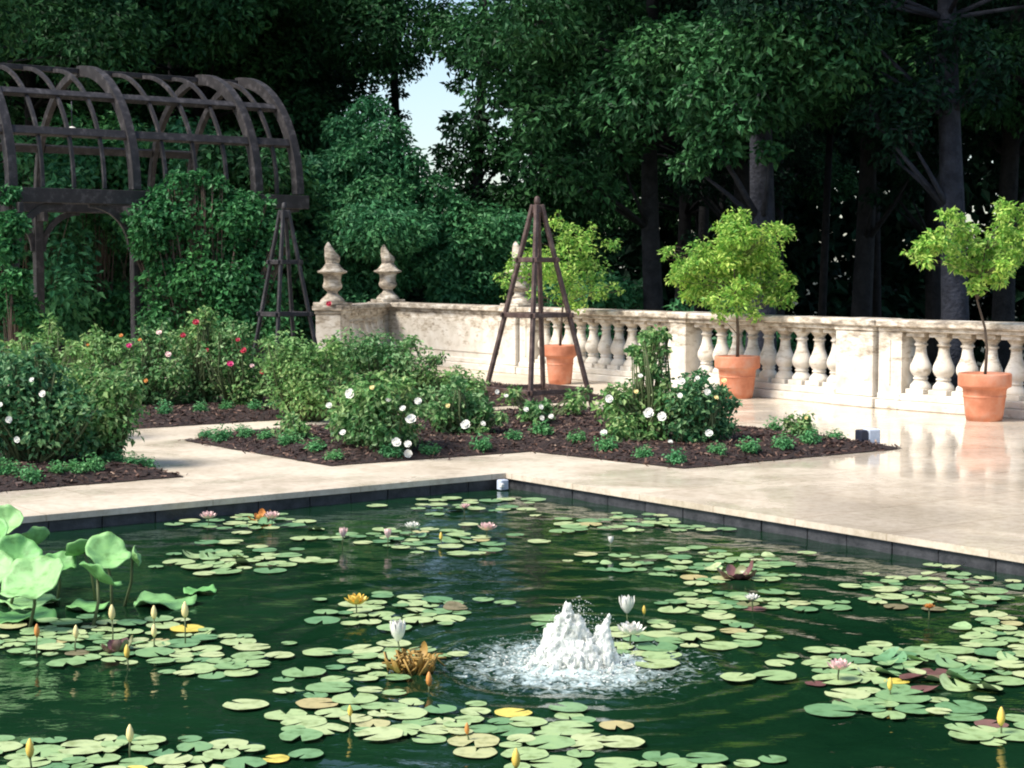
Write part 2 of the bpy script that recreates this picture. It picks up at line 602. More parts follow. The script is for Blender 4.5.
# pool wall: dark stone blocks set back under the paving lip
mb = MB()
rng0 = random.Random(3)
def wall_run(p0, p1, inward):
    L = (p1 - p0).length
    d = (p1 - p0).normalized()
    x = 0
    while x < L:
        l = min(rng0.uniform(0.32, 0.42), L - x)
        c = p0 + d * (x + l / 2) - inward * (0.05 + rng0.uniform(0, 0.004))
        mb.box((c.x, c.y, -0.31), (l - 0.006, 0.06, 0.55), (d, inward, Vector((0, 0, 1))), 0.004)
        x += l
wall_run(ST(0, 0), ST(PS, 0), -BX)
wall_run(ST(0, 0), ST(0, PT), -AX)
wall_run(ST(PS, 0), ST(PS, PT), AX)
wall_run(ST(0, PT), ST(PS, PT), BX)
tag(mb.build('pool_wall', M['poolwall']), kind='structure')

FOUNT = gp(574, 664, WZ)
# water: real waves, rings round the fountain
nx, ny = 520, 520
ss = np.linspace(-0.04, PS + 0.04, nx)
tt = np.linspace(-0.04, PT + 0.04, ny)
SS, TT = np.meshgrid(ss, tt, indexing='ij')
X = C0.x - AX.x * SS - BX.x * TT
Y = C0.y - AX.y * SS - BX.y * TT
R = np.hypot(X - FOUNT.x, Y - FOUNT.y)
rg = np.random.default_rng(2)
Z = np.zeros_like(X)
for k in range(26):
    a = rg.uniform(0, 2 * PI); lam = rg.uniform(0.12, 0.55)
    Z += 0.0014 * lam * np.sin(2 * PI / lam * (X * math.cos(a) + Y * math.sin(a)) + rg.uniform(0, 6))
th = np.arctan2(Y - FOUNT.y, X - FOUNT.x)
ringamp = 0.009 * np.exp(-R / 0.5) + 0.0026 * np.exp(-R / 2.2)
Z += ringamp * np.sin(2 * PI * R / (0.13 + 0.03 * R) + 0.6 * np.sin(3 * th) + 0.5 * np.sin(7 * th + 1))
Z += 0.010 * np.exp(-(R / 0.5) ** 2) * np.sin(X * 70 + 3 * np.sin(Y * 31)) * np.cos(Y * 63 + 2 * np.sin(X * 37))
V = np.stack([X, Y, Z + WZ], -1).reshape(-1, 3)
I = np.arange(nx * ny).reshape(nx, ny)
Q = np.stack([I[:-1, :-1], I[:-1, 1:], I[1:, 1:], I[1:, :-1]], -1).reshape(-1, 4)
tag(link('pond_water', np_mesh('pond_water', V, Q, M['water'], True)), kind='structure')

# ground: one sheet to the horizon, falling away behind the terrace
def ground_z(x, y):
    d = max(0.0, y - 24)
    return -0.4 - min(2.6, d * 0.05) + 0.12 * math.sin(x * 0.5) * math.cos(y * 0.37)
mb = MB()
xs = [-900, -300, -120] + [i * 3 for i in range(-26, 27)] + [120, 300, 900]
ys = [-900, -300, -60, -20] + [i * 3 for i in range(-3, 30)] + [120, 300, 1500]
vs = [(x, y, ground_z(x, y) if -40 < y < 90 else (-0.6 if y < 0 else -3.0)) for x in xs for y in ys]
fs = []
for i in range(len(xs) - 1):
    for j in range(len(ys) - 1):
        a = i * len(ys) + j
        fs.append((a, a + len(ys), a + len(ys) + 1, a + 1))
mb.add(vs, fs, True)
tag(mb.build('ground', M['soil']), kind='structure')

# ------------------------------------------------------------------ mulch beds
MAINP = [gp(184, 441), gp(330, 466.5), gp(531, 452), gp(684, 469), gp(904, 449), gp(562, 409)]
BED2 = [gp(138, 429), gp(138, 429) + AX * 6.3, gp(138, 429) + AX * 6.6 + BX * 4.2, gp(138, 429) + BX * 4.2 - AX * 0.2]
BED3 = [gp(186, 477), gp(186, 477) + BX * 3.6, gp(186, 477) + BX * 3.6 - AX * 5.0, gp(186, 477) - AX * 5.0]
BED3[3] = gp(186, 477) - AX * 5.0
def in_poly(x, y, poly):
    c = False
    for i in range(len(poly)):
        a, b = poly[i], poly[i - 1]
        if (a.y > y) != (b.y > y) and x < (b.x - a.x) * (y - a.y) / (b.y - a.y) + a.x:
            c = not c
    return c
def edge_dist(x, y, poly):
    best = 9
    for i in range(len(poly)):
        a, b = poly[i], poly[i - 1]
        ex, ey = b.x - a.x, b.y - a.y
        t = max(0, min(1, ((x - a.x) * ex + (y - a.y) * ey) / (ex * ex + ey * ey)))
        best = min(best, math.hypot(x - a.x - t * ex, y - a.y - t * ey))
    return best
def bed_h(x, y, poly):
    d = edge_dist(x, y, poly)
    return 0.006 + 0.075 * min(1, d / 0.35) + 0.012 * math.sin(x * 7) * math.cos(y * 6)* min(1, d / 0.3)
ALLB = [MAINP, BED2, BED3]
def soil_z(p):
    for b in ALLB:
        if in_poly(p.x, p.y, b):
            return bed_h(p.x, p.y, b)
    return 0.0
chipsV = []
rc = random.Random(8)
for b in ALLB:
    bm = bmesh.new()
    x0, x1 = min(p.x for p in b), max(p.x for p in b)
    y0, y1 = min(p.y for p in b), max(p.y for p in b)
    # points: outline finely divided + inside grid, triangulated
    pts = []
    for i in range(len(b)):
        a, c = b[i], b[(i + 1) % len(b)]
        n = max(2, int((c - a).length / 0.12))
        for k in range(n):
            q = a.lerp(c, k / n)
            inn = Vector((rc.uniform(-1, 1), rc.uniform(-1, 1))) * 0.012
            pts.append(Vector((q.x + inn.x, q.y + inn.y)))
    nb = len(pts)
    edges = [(i, (i + 1) % nb) for i in range(nb)]
    g = 0.11
    for i in range(int((x1 - x0) / g) + 1):
        for j in range(int((y1 - y0) / g) + 1):
            x, y = x0 + i * g + rc.uniform(-.04, .04), y0 + j * g + rc.uniform(-.04, .04)
            if in_poly(x, y, b) and edge_dist(x, y, b) > 0.06:
                pts.append(Vector((x, y)))
    vo, eo, fo, _, _, _ = geometry.delaunay_2d_cdt(pts, edges, [], 1, 1e-5)
    vv = [(v.x, v.y, bed_h(v.x, v.y, b) + (rc.uniform(-.008, .012) if edge_dist(v.x, v.y, b) > 0.03 else 0)) for v in vo]
    mb = MB().add(vv, fo, True)
    tag(mb.build('mulch_soil', M['mulch']), kind='stuff')
    area = (x1 - x0) * (y1 - y0)
    for _ in range(int(area * 700)):
        x, y = rc.uniform(x0, x1), rc.uniform(y0, y1)
        if in_poly(x, y, b) and rc.random() < 0.35 + 0.65 * min(1, edge_dist(x, y, b) / 0.08):
            chipsV.append((x, y, bed_h(x, y, b)))
    # crumbs strayed over the paving's edge
    for i in range(len(b)):
        a, c = b[i], b[(i + 1) % len(b)]
        for _ in range(int((c - a).length * 10)):
            q = a.lerp(c, rc.random())
            chipsV.append((q.x + rc.gauss(0, .05), q.y + rc.gauss(0, .05), 0.004))
n = len(chipsV)
rg = np.random.default_rng(9)
P = np.array(chipsV)
d = unit(rg.normal(size=(n, 3)) * np.array([1, 1, .35]))
nr = unit(rg.normal(size=(n, 3)) * .6 + np.array([0, 0, 1]))
sd = unit(np.cross(nr, d))
L = rg.uniform(.012, .035, (n, 1)); W = L * rg.uniform(.3, .6, (n, 1))
P[:, 2] += 0.008
v = np.stack([P - d * L - sd * W * .5, P + d * L - sd * W * .4, P + d * L * .9 + sd * W * .5, P - d * L * .8 + sd * W * .5], 1)
tag(link('bark_chips', np_mesh('bark_chips', v.reshape(-1, 3), np.arange(n * 4).reshape(n, 4), M['chip'])), kind='stuff')

# ------------------------------------------------------------------ balustrade
UP = Vector((0, 0, 1))
bal = empty('balustrade', WC, 'weathered cream stone balustrade with vase-shaped balusters along the far edge of the terrace', 'balustrade')
def bbuild(mb, name, m=None):
    o = mb.build(name, m or M['stone'], bal, off=WC)
    return o
PITCHB = 0.31
prof = [(0.118, 0.045), (0.122, 0.06), (0.115, 0.085), (0.078, 0.125), (0.070, 0.135), (0.084, 0.142), (0.084, 0.156), (0.072, 0.165), (0.098, 0.19), (0.117, 0.22), (0.122, 0.245), (0.116, 0.28),
        (0.090, 0.33), (0.068, 0.38), (0.059, 0.44), (0.059, 0.465), (0.076, 0.470), (0.076, 0.485), (0.060, 0.492), (0.064, 0.512), (0.092, 0.542), (0.108, 0.558)]
mb = MB()
mb.box((0, 0, 0.024), (0.24, 0.24, 0.048), None, 0.004)
mb.lathe(prof, (0, 0, 0), 20)
mb.box((0, 0, 0.578), (0.24, 0.24, 0.044), None, 0.004)
me_bal = None
wa = math.atan2(WD.y, WD.x)
def run_wall(p0, d, segs, L):
    """segs = list of ('b', s0, s1) baluster bays, ('p', s0, s1) piers, ('w', s0, s1) solid panels"""
    global me_bal
    nrm = Vector((-d.y, d.x, 0))
    if nrm.y > 0: nrm = -nrm          # towards the camera side
    ax = (d, nrm, UP)
    ang = math.atan2(d.y, d.x)
    for k, s0, s1 in segs:
        l = s1 - s0
        c = p0 + d * ((s0 + s1) / 2)
        if k != 'p':
            m1 = MB()
            m1.box(c + UP * 0.05, (l, 0.44, 0.10), ax, 0.01)
            m1.box(c + UP * 0.1415, (l, 0.36, 0.083), ax, 0.012)
            bbuild(m1, 'plinth')
            m1 = MB()
            m1.box(c + UP * 0.905, (l, 0.34, 0.048), ax, 0.008)
            m1.box(c + UP * 0.972, (l + .004, 0.44, 0.082), ax, 0.016)
            bbuild(m1, 'rail')
        if k == 'p':
            m1 = MB()
            m1.box(c + UP * 0.06, (l + .08, 0.50, 0.12), ax, 0.01)
            m1.box(c + UP * 0.502, (l, 0.42, 0.756), ax, 0.01)
            m1.box(c + UP * 0.905, (l + .03, 0.45, 0.05), ax, 0.008)
            m1.box(c + UP * 0.974, (l + .09, 0.51, 0.088), ax, 0.016)
            bbuild(m1, 'pier')
        if k == 'w':
            m1 = MB()
            m1.box(c + UP * 0.532, (l, 0.30, 0.698), ax, 0.0)
            m1.box(c + UP * 0.532 + nrm * 0.154, (l - 0.3, 0.02, 0.52), ax, 0.006)
            bbuild(m1, 'solid_panel')
        if k == 'b':
            nb = max(1, int(round(l / PITCHB)))
            for i in range(nb):
                q = c + d * ((i + 0.5) / nb - 0.5) * l - WC
                if me_bal is None:
                    o = mb.build('baluster', M['stone'], bal)
                    me_bal = o.data
                else:
                    o = link('baluster', me_bal, bal)
                o.location = (q.x, q.y, 0.183)
                o.scale = (1, 1, 1.16)
                o.rotation_euler = (0, 0, ang)
s695 = wall_at(690); s545 = wall_at(540)
run_wall(WC, WD, [('p', 0.02, 0.62), ('b', 0.66, s695 - 0.2), ('p', s695 - 0.16, s695 + 0.16), ('b', s695 + 0.2, s545), ('p', s520 - 0.3, s545 - 0.001) if False else ('w', s545, s520 - 0.22),
                  ('p', s520 - 0.18, s520 + 0.18), ('w', s520 + 0.22, s390 - 0.3), ('p', s390 - 0.26, s390 + 0.26)], 0)
run_wall(WC, WR, [('w', 0.0, 0.32), ('b', 0.32, 3.1), ('p', 3.14, 3.6), ('b', 3.64, 6.0)], 0)
d2 = (PIER_C - PIER_B); L2 = d2.length; d2.normalize()
run_wall(PIER_B, d2, [('b', 0.3, L2 - 0.25), ('p', L2 - 0.2, L2 + 0.2)], 0)

# stone urns carved with a flame
def make_urn(label, loc, rz, h=1.0):
    t = empty('stone_urn', loc, label, 'urn', 'carved stone urns on the balustrade piers', rz)
    m1 = MB(); m1.box((0, 0, 0.02), (0.44, 0.44, 0.04), None, 0.006)
    m1.lathe([(0.205, 0.04), (0.20, 0.06), (0.17, 0.10), (0.115, 0.145), (0.088, 0.175), (0.082, 0.205), (0.10, 0.22)], (0, 0, 0), 28)
    m1.build('foot', M['stone'], t)
    m2 = MB(); m2.lathe([(0.09, 0.215), (0.125, 0.24), (0.152, 0.275), (0.155, 0.31), (0.142, 0.34), (0.136, 0.38), (0.142, 0.45), (0.155, 0.485), (0.225, 0.505), (0.24, 0.52), (0.232, 0.535), (0.19, 0.55), (0.15, 0.59), (0.115, 0.64), (0.10, 0.66)], (0, 0, 0), 36, True, False, 12, 0.018)
    m2.build('bowl', M['stone'], t)
    # flame: an upright fluted body cut off in a slant up to its tip
    vs, fs = [], []
    n, K = 24, 12
    for k in range(K):
        u = k / (K - 1)
        for i in range(n):
            a = 2 * PI * i / n
            top = 0.89 + 0.10 * math.cos(a - 1.0)
            r = (0.098 + 0.022 * math.sin(min(1, u * 1.2) * PI * .8)) * (1 if u < .85 else 1 - (u - .85) * 2.6)
            rr = r * (1 + 0.07 * math.cos(8 * a + u * 3))
            ox = 0.0
            vs.append((rr * math.cos(a) + ox, rr * math.sin(a), 0.655 + (top - 0.655) * u))
    for k in range(K - 1):
        for i in range(n):
            j = (i + 1) % n
            fs.append((k * n + i, k * n + j, k * n + n + j, k * n + n + i))
    fs.append(tuple((K - 1) * n + i for i in range(n)))
    MB().add(vs, fs, True).build('flame', M['stone'], t)
    t.scale = (h, h, h)
    return t
zt = 1.02
make_urn('carved stone flame urn on the wall corner pier, between the other two', (PIER_B.x, PIER_B.y, zt), wa)
make_urn('carved stone flame urn on the end pier, beside the vine-covered pergola', (PIER_C.x, PIER_C.y, zt), wa + .3)
q = WC + WD * s520
make_urn('carved stone flame urn partly hidden behind the wooden pyramid trellis', (q.x, q.y, zt), wa + .1, 1.0)

# ------------------------------------------------------------------ potted citrus trees
def make_pot(loc, w, h, label, gsfx):
    t = empty('terracotta_pot', loc, label, 'flower pot', 'terracotta pots in front of the balustrade')
    r = w / 2
    m1 = MB()
    m1.lathe([(r * .66, 0), (r * .72, h * .15), (r * .82, h * .66), (r * .84, h * .68), (r * .9, h * .70), (r * .985, h * .72), (r, h * .76), (r, h * .97), (r * .98, h), (r * .87, h), (r * .84, h * .92)], (0, 0, 0), 36)
    m1.build('pot_body', M['terra'], t)
    m2 = MB(); m2.lathe([(r * .72, h * .70), (r * .86, h * .75), (r*.3, h * .925), (0.01, h * .93)][0:4], (0, 0, 0), 24)
    m2.build('potting_soil', M['mulch'], t)
    m3 = MB(); m3.lathe([(r * .79, h * .49), (r * .808, h * .50), (r * .812, h * .525), (r * .80, h * .54)], (0, 0, 0), 36)
    m3.build('band', M['terra'], t)
    return t
p1, p2, p3 = gp(560, 384), gp(737, 398), gp(984, 420.5)
make_pot(p1, 0.46, 0.54, 'terracotta pot seen through the legs of the wooden pyramid trellis', 0)
make_pot(p2, 0.56, 0.52, 'terracotta pot holding the fullest, roundest citrus tree', 0)
make_pot(p3, 0.55, 0.50, 'terracotta pot holding the thin citrus tree with a bare crooked stem', 0)

def tree_parts(t, origin, stem_pts, stem_r, blobs, n, size, leafmat, rng, barkmat, trunk_name='trunk', crown_name='crown', **kw):
    """trunk with a limb to each clump, and the crown's leaves"""
    mb = MB()
    mb.tube(stem_pts, stem_r, 9)
    top = Vector(stem_pts[-1])
    for b in blobs:
        c = Vector(b[:3])
        # leave the stem below the clump
        k = min(range(len(stem_pts)), key=lambda i: (Vector(stem_pts[i]) - c).length + (10 if Vector(stem_pts[i]).z > c.z - 0.1 * b[3] else 0) + (1 if i < len(stem_pts) * 0.4 else 0))
        a = Vector(stem_pts[k])
        m = a.lerp(c, 0.5) + Vector((rng.normal() * .08, rng.normal() * .08, 0.12)) * b[3]
        r = stem_r[k] * 0.30
        mb.tube([a, m, c], [r, r * .6, r * .22], 6)
        for _ in range(4):
            e = c + Vector(rng.normal(size=3)).normalized() * b[3] * .7
            mb.tube([m.lerp(c, .6), c.lerp(e, .5), e], [r * .35, r * .22, r * .1], 4)
    mb.build(trunk_name, barkmat, t)
    link(crown_name, leaf_cloud(crown_name, blobs, n, size, leafmat, rng, **kw), t)

def citrus(base, pot_h, blobs_px, stem_px, n, label, seed, thick):
    Y = base.y
    t = empty('citrus_tree', (base.x, base.y, pot_h), label, 'potted tree', 'citrus trees in the terracotta pots')
    org = Vector((base.x, base.y, pot_h))
    rg = np.random.default_rng(seed)
    blobs = []
    for (px, py, rp) in blobs_px:
        c = dp(px, py, Y + rg.uniform(-0.3, 0.3)) - org
        r = rp / F * Y * .72
        blobs.append((c.x, c.y, c.z, r, r, r * .8))
        for _ in range(5):
            e = Vector(rg.normal(size=3)).normalized() * r * rg.uniform(1.1, 2.1)
            q = r * rg.uniform(.3, .5)
            blobs.append((c.x + e.x, c.y + e.y, c.z + e.z * .9, q, q, q * .8))
    pts = [dp(px, py, Y + rg.uniform(-.03, .03)) - org for px, py in stem_px]
    pts[0] = Vector((0, 0, -0.05))
    rr = [thick * (1 - .6 * i / (len(pts) - 1)) for i in range(len(pts))]
    tree_parts(t, org, pts, rr, blobs, int(n * 1.5), 0.062, M['l_citrus'], rg, M['twig'], shell=.35, aspect=.45, outward=.8, upb=.5, reach=1.25)
    return t
citrus(p1, .5, [(575, 245, 22), (548, 262, 24), (590, 268, 24), (520, 272, 17), (565, 285, 26), (600, 290, 14), (505, 283, 10), (555, 222, 9), (590, 233, 10)],
       [(560, 345), (561, 325), (563, 305), (566, 280), (570, 255)], 2600, 'citrus tree with sprawling yellow-green crown behind the wooden pyramid trellis', 1, .02)
citrus(p2, .48, [(735, 235, 24), (705, 255, 24), (762, 250, 26), (682, 268, 16), (722, 275, 30), (765, 285, 28), (785, 298, 14), (735, 300, 24), (700, 292, 20), (733, 216, 10), (668, 252, 7), (770, 228, 9), (750, 265, 26)],
       [(737, 358), (738, 335), (737, 315), (735, 290), (734, 265)], 7000, 'dense rounded citrus tree with bright yellow-green leaves, fullest of the potted trees', 2, .024)
citrus(p3, .46, [(935, 243, 17), (962, 232, 17), (985, 248, 18), (1003, 232, 15), (920, 250, 9), (1008, 212, 14), (955, 262, 12), (985, 270, 16), (948, 216, 9), (1022, 250, 12), (1030, 225, 14), (1005, 262, 12), (975, 285, 8)],
       [(984, 375), (987, 350), (985, 328), (977, 300), (982, 275), (985, 250)], 3300, 'sparse lopsided citrus tree with a thin bare crooked stem', 3, .017)

# ------------------------------------------------------------------ pyramid trellises
def make_tuteur(c, H, half, label, cover=False):
    t = empty('pyramid_trellis', c, label, 'garden trellis', 'wooden pyramid trellises in the rose beds')
    w = 0.042 if cover else 0.047
    cs = [AX * sx * half - BX * sy * half for sx in (-1, 1) for sy in (-1, 1)]
    tp = 0.034
    ct = [AX * sx * tp - BX * sy * tp for sx in (-1, 1) for sy in (-1, 1)]
    for a, b in zip(cs, ct):
        m1 = MB(); m1.bar(a + UP * -0.06, b + UP * H * .965, w, w, AX, 0.006); m1.build('leg', M['brown' if not cover else 'wood'], t)
    for hh in (0.20, 1.03, 1.64) if not cover else (0.20, 1.0, 1.62):
        f = hh / (H * .965)
        k = [a.lerp(b, f) for a, b in zip(cs, ct)]
        m1 = MB()
        for i, j in ((0, 1), (1, 3), (3, 2), (2, 0)):
            dd = (k[j] - k[i]).normalized()
            m1.bar(k[i] + UP * hh - dd * .05 , k[j] + UP * hh + dd * .05, 0.028 if i in (0, 3) else 0.030, 0.055 if i in (0, 3) else .050, UP, 0.004)
        m1.build('cross_rail', M['brown' if not cover else 'wood'], t)
    m1 = MB(); m1.box(UP * (H * .965 - .05), (0.105, 0.105, 0.10), (AX, BX, UP), .01)
    m1.lathe([(0.035, H * .965 - .01), (0.035, H * .98), (0.028, H), (0.01, H * 1.006)], (0, 0, 0), 12)
    m1.build('finial', M['brown' if not cover else 'wood'], t)
    return t
tut = Vector((dp(537, 400, 18.9).x, 18.9, 0.05))
make_tuteur(tut, 2.33, 0.45, 'tall brown wooden pyramid trellis in front of the balustrade, with rails showing')
tut2 = Vector((dp(286, 400, 20.4).x, 20.4, 0.05))
make_tuteur(tut2, 2.32, 0.36, 'dark wooden pyramid trellis standing among red roses by the end of the pergola', True)

# ------------------------------------------------------------------ barrel pergola
HP, RP = 2.7, 1.8
PN = dp(135, 190, 24.0); PN.z = 0                    # near spring line passes here
per = empty('barrel_pergola', PN, 'long dark timber pergola with an arched barrel roof over the rose garden', 'pergola')
def pp(s, v, z=0.0):      # s along the tunnel, v across (0 near side, 2R far side)
    return AX * s + BX * v + UP * z
arch_s = [-5.4, -3.6, -1.78, 0.0, 1.93, 2.62]
def arch(s, depth, width, r0=RP, a0=0, a1=180, n=26, name='arch'):
    vs, fs = [], []
    for k in range(n + 1):
        a = math.radians(a0 + (a1 - a0) * k / n)
        for rr, ww in ((r0 - depth / 2, -width / 2), (r0 + depth / 2, -width / 2), (r0 + depth / 2, width / 2), (r0 - depth / 2, width / 2)):
            vs.append(pp(s + ww, RP - rr * math.cos(a), HP + rr * math.sin(a)))
    for k in range(n):
        for i in range(4):
            j = (i + 1) % 4
            fs.append((k * 4 + i, k * 4 + 4 + i, k * 4 + 4 + j, k * 4 + j))
    fs += [(0, 1, 2, 3), (n * 4 + 3, n * 4 + 2, n * 4 + 1, n * 4)]
    return MB().add(vs, fs).build(name, M['wood'], per)
for s in arch_s:
    arch(s, 0.16, 0.12, a1=91)
    arch(s, 0.11, 0.08, a0=91, name='rear_arch')
ribs = []
for i in range(len(arch_s) - 1):
    a, b = arch_s[i], arch_s[i + 1]
    for k in range(1, 4 if b - a > 1 else 2):
        ribs.append(a + (b - a) * k / (4 if b - a > 1 else 2))
for s in ribs:
    arch(s, 0.055, 0.045, RP - 0.02, a1=91, name='rib')
for a in (25, 47, 90, 155):
    ar = math.radians(a)
    rr = RP
    rad = BX * -math.cos(ar) + UP * math.sin(ar)
    for sa, sb in zip(arch_s[:-1], arch_s[1:]):
        m1 = MB(); m1.bar(pp(sa + .06, RP - rr * math.cos(ar), HP + rr * math.sin(ar)), pp(sb - .06, RP - rr * math.cos(ar), HP + rr * math.sin(ar)), 0.12, 0.075, rad, .005)
        m1.build('purlin', M['wood'], per)
for v in (0, 2 * RP):
    for dv in (-.10, .10):
        m1 = MB(); m1.bar(pp(arch_s[0] - .3, v + dv, HP - .12), pp(arch_s[-1] + .12, v + dv, HP - .12), 0.06, 0.20, UP, .006)
        m1.build('beam', M['wood'], per)
    for s in arch_s[:-1]:
        m1 = MB(); m1.bar(pp(s, v, -0.4), pp(s, v, HP - .02), 0.137, 0.137, AX, .008)
        post = m1.build('post', M['wood'], per)
        m1 = MB(); m1.bar(pp(s, v - .34, HP - .30), pp(s, v + .34, HP - .30), 0.07, 0.14, UP, .006)
        m1.build('cross_block', M['wood'], post)
        for sg in (-1, 1):     # curved knee braces
            vs, fs = [], []
            n = 9
            for k in range(n + 1):
                a = math.radians(90 * k / n)
                cx, cz, R0 = s + sg * (0.07 + 0.62), HP - .22 - .62, 0.62
                for rr, ww in ((R0 - .045, -.03), (R0 + .045, -.03), (R0 + .045, .03), (R0 - .045, .03)):
                    vs.append(pp(cx - sg * rr * math.cos(a), v + ww, cz + rr * math.sin(a)))
            for k in range(n):
                for i in range(4):
                    j = (i + 1) % 4
                    fs.append((k * 4 + i, k * 4 + 4 + i, k * 4 + 4 + j, k * 4 + j))
            fs += [(0, 1, 2, 3), (n * 4 + 3, n * 4 + 2, n * 4 + 1, n * 4)]
            MB().add(vs, fs).build('knee_brace', M['wood'], post)
# small white lamp hung inside the roof
lp = dp(72, 131, PN.y + 0.4)
t = empty('hanging_lamp', lp, 'small white dome lamp hanging under the arched pergola roof', 'lamp')
MB().lathe([(0.095, -0.03), (0.10, -0.02), (0.085, 0.02), (0.05, 0.05), (0.015, 0.065)], (0, 0, 0), 18).build('lamp_shade', M['white'], t)
MB().tube([(0, 0, 0.06), (0, 0, 0.42)], 0.008, 6).build('cord', M['black'], t)

# climber over the pergola's right half
def shrub_from_px(name, label, cat, blobs_px, Y, n, size, mat, seed, group=None, stems=True, ground=0.0, stem_name='stem', leaf_name='foliage', dy=0.35, flat=.85, stemmat='twig', sprays=0, **kw):
    rg = np.random.default_rng(seed)
    cx = sum(b[0] for b in blobs_px) / len(blobs_px)
    base = dp(cx, 400, Y); base.z = ground
    t = empty(name, base, label, cat, group)
    bl = []
    if sprays:
        ymin = min(b[1] - b[2] for b in blobs_px)
        ex = []
        for _ in range(sprays):
            b = blobs_px[rg.integers(len(blobs_px))]
            a = rg.uniform(-.15, PI + .15)
            k = b[2] * rg.uniform(.95, 1.35)
            for u in (1.0, 1.28):
                ex.append((b[0] + k * u * math.cos(a), b[1] - k * u * math.sin(a) * .9, rg.uniform(2.5, 5.5)))
        blobs_px = list(blobs_px) + [e for e in ex if e[1] > ymin - 12]
    for b in blobs_px:
        yy = Y + (b[3] if len(b) > 3 else rg.uniform(-dy, dy))
        c = dp(b[0], b[1], yy) - base
        r = b[2] / F * yy
        bl.append((c.x, c.y, c.z, r, r, r * flat))
    link(leaf_name, leaf_cloud(leaf_name, bl, n, size, M[mat], rg, **kw), t)
    if stems:
        mb = MB()
        for i, b in enumerate(bl):
            a = Vector((b[0] * .25 + rg.normal() * .05, b[1] * .3 + rg.normal() * .05, -0.03))
            c = Vector(b[:3])
            for _ in range(3):
                e = c + Vector(rg.normal(size=3)) * b[3] * .35
                mb.tube([a, a.lerp(e, .5) + Vector(rg.normal(size=3)) * .04, e], [.012, .009, .004], 5)
        mb.build(stem_name, M[stemmat], t)
    return t, bl, base
shrub_from_px('climbing_vine', 'leafy climber smothering the right half of the pergola posts and beam', 'climbing plant',
    [(150, 222, 20), (180, 215, 22), (215, 205, 16), (240, 218, 22), (265, 225, 18), (148, 245, 14), (172, 250, 24), (205, 240, 26), (240, 250, 24), (268, 255, 16), (166, 285, 22), (198, 280, 28), (235, 285, 26), (265, 290, 18), (165, 320, 22), (192, 320, 26), (230, 322, 26), (268, 325, 20), (185, 195, 14), (205, 190, 12), (160, 200, 12), (235, 200, 12), (222, 192, 8), (252, 205, 12), (195, 182, 6), (275, 240, 12), (135, 228, 12)],
    24.0, 24000, 0.085, 'l_vine', 21, ground=-0.05, dy=.25, shell=.4, aspect=.6, sprays=60, reach=1.3)
shrub_from_px('climbing_vine', 'thin leafy climber twining up the posts at the left end of the pergola', 'climbing plant',
    [(12, 225, 14), (8, 250, 13), (15, 280, 14), (22, 310, 16), (5, 300, 14), (10, 195, 9), (40, 325, 12)],
    22.6, 3000, 0.09, 'l_vine', 22, ground=-0.05, dy=.2, shell=.5, aspect=.6)

# ------------------------------------------------------------------ roses
bloom_cache = {}
def bloom_mesh(mat, r=0.035):
    key = (mat, r)
    if key in bloom_cache: return bloom_cache[key]
    mb = MB()
    rr = random.Random(len(bloom_cache))
    for ring, (n, tilt, s) in enumerate(((5, 75, .55), (6, 50, .8), (7, 22, 1.0))):
        for i in range(n):
            a = 2 * PI * (i + ring * .4) / n + rr.uniform(-.15, .15)
            t = math.radians(tilt)
            d = Vector((math.cos(a) * math.cos(t), math.sin(a) * math.cos(t), math.sin(t)))
            sd = Vector((-math.sin(a), math.cos(a), 0))
            L = r * s * rr.uniform(.9, 1.1)
            up = sd.cross(d) * -1
            p = [Vector((0, 0, 0)), d * L * .5 + sd * L * .45, d * L + sd * L * .3 + up * L * .06, d * L * 1.05 - sd * L * .3 + up * L * .06, d * L * .5 - sd * L * .45]
            mb.add(p, [(0, 1, 2, 3, 4)], False)
    mb.lathe([(r * .2, -r * .1), (r * .5, r * .1), (r * .52, r * .3), (r * .3, r * .5), (r * .05, r * .56)], (0, 0, 0), 10)
    o = mb.build('bloom', M[mat]); me = o.data
    bpy.data.objects.remove(o)
    bloom_cache[key] = me
    return me
def rose(label, blobs, base_y, n, mat, blooms, seed, size=.055, group='rose bushes in the mulch beds', sprays=14, **kw):
    """blobs: picture (x, y, radius) of the leaf clumps of one bush standing at ground row base_y"""
    cx = sum(b[0] for b in blobs) / len(blobs)
    g = gp(cx, base_y)
    t, bl, base = shrub_from_px('rose_bush', label, 'rose bush', blobs, g.y, n, size, mat, seed, group, ground=soil_z(g), dy=.22, stemmat='stem', shell=.25, aspect=.55, reach=1.3, sprays=sprays, **kw)
    rr = random.Random(seed)
    for (px, py, col, r) in blooms:
        yy = g.y - 0.30 - rr.uniform(0, .12)
        c = dp(px, py, yy) - base
        o = link('bloom', bloom_mesh(col, round(r * .72, 3)), t)
        o.location = c
        d = Vector((rr.uniform(-.3, .3), -1, rr.uniform(.3, 1.0)))
        o.rotation_euler = d.to_track_quat('Z', 'Y').to_euler()
    return t
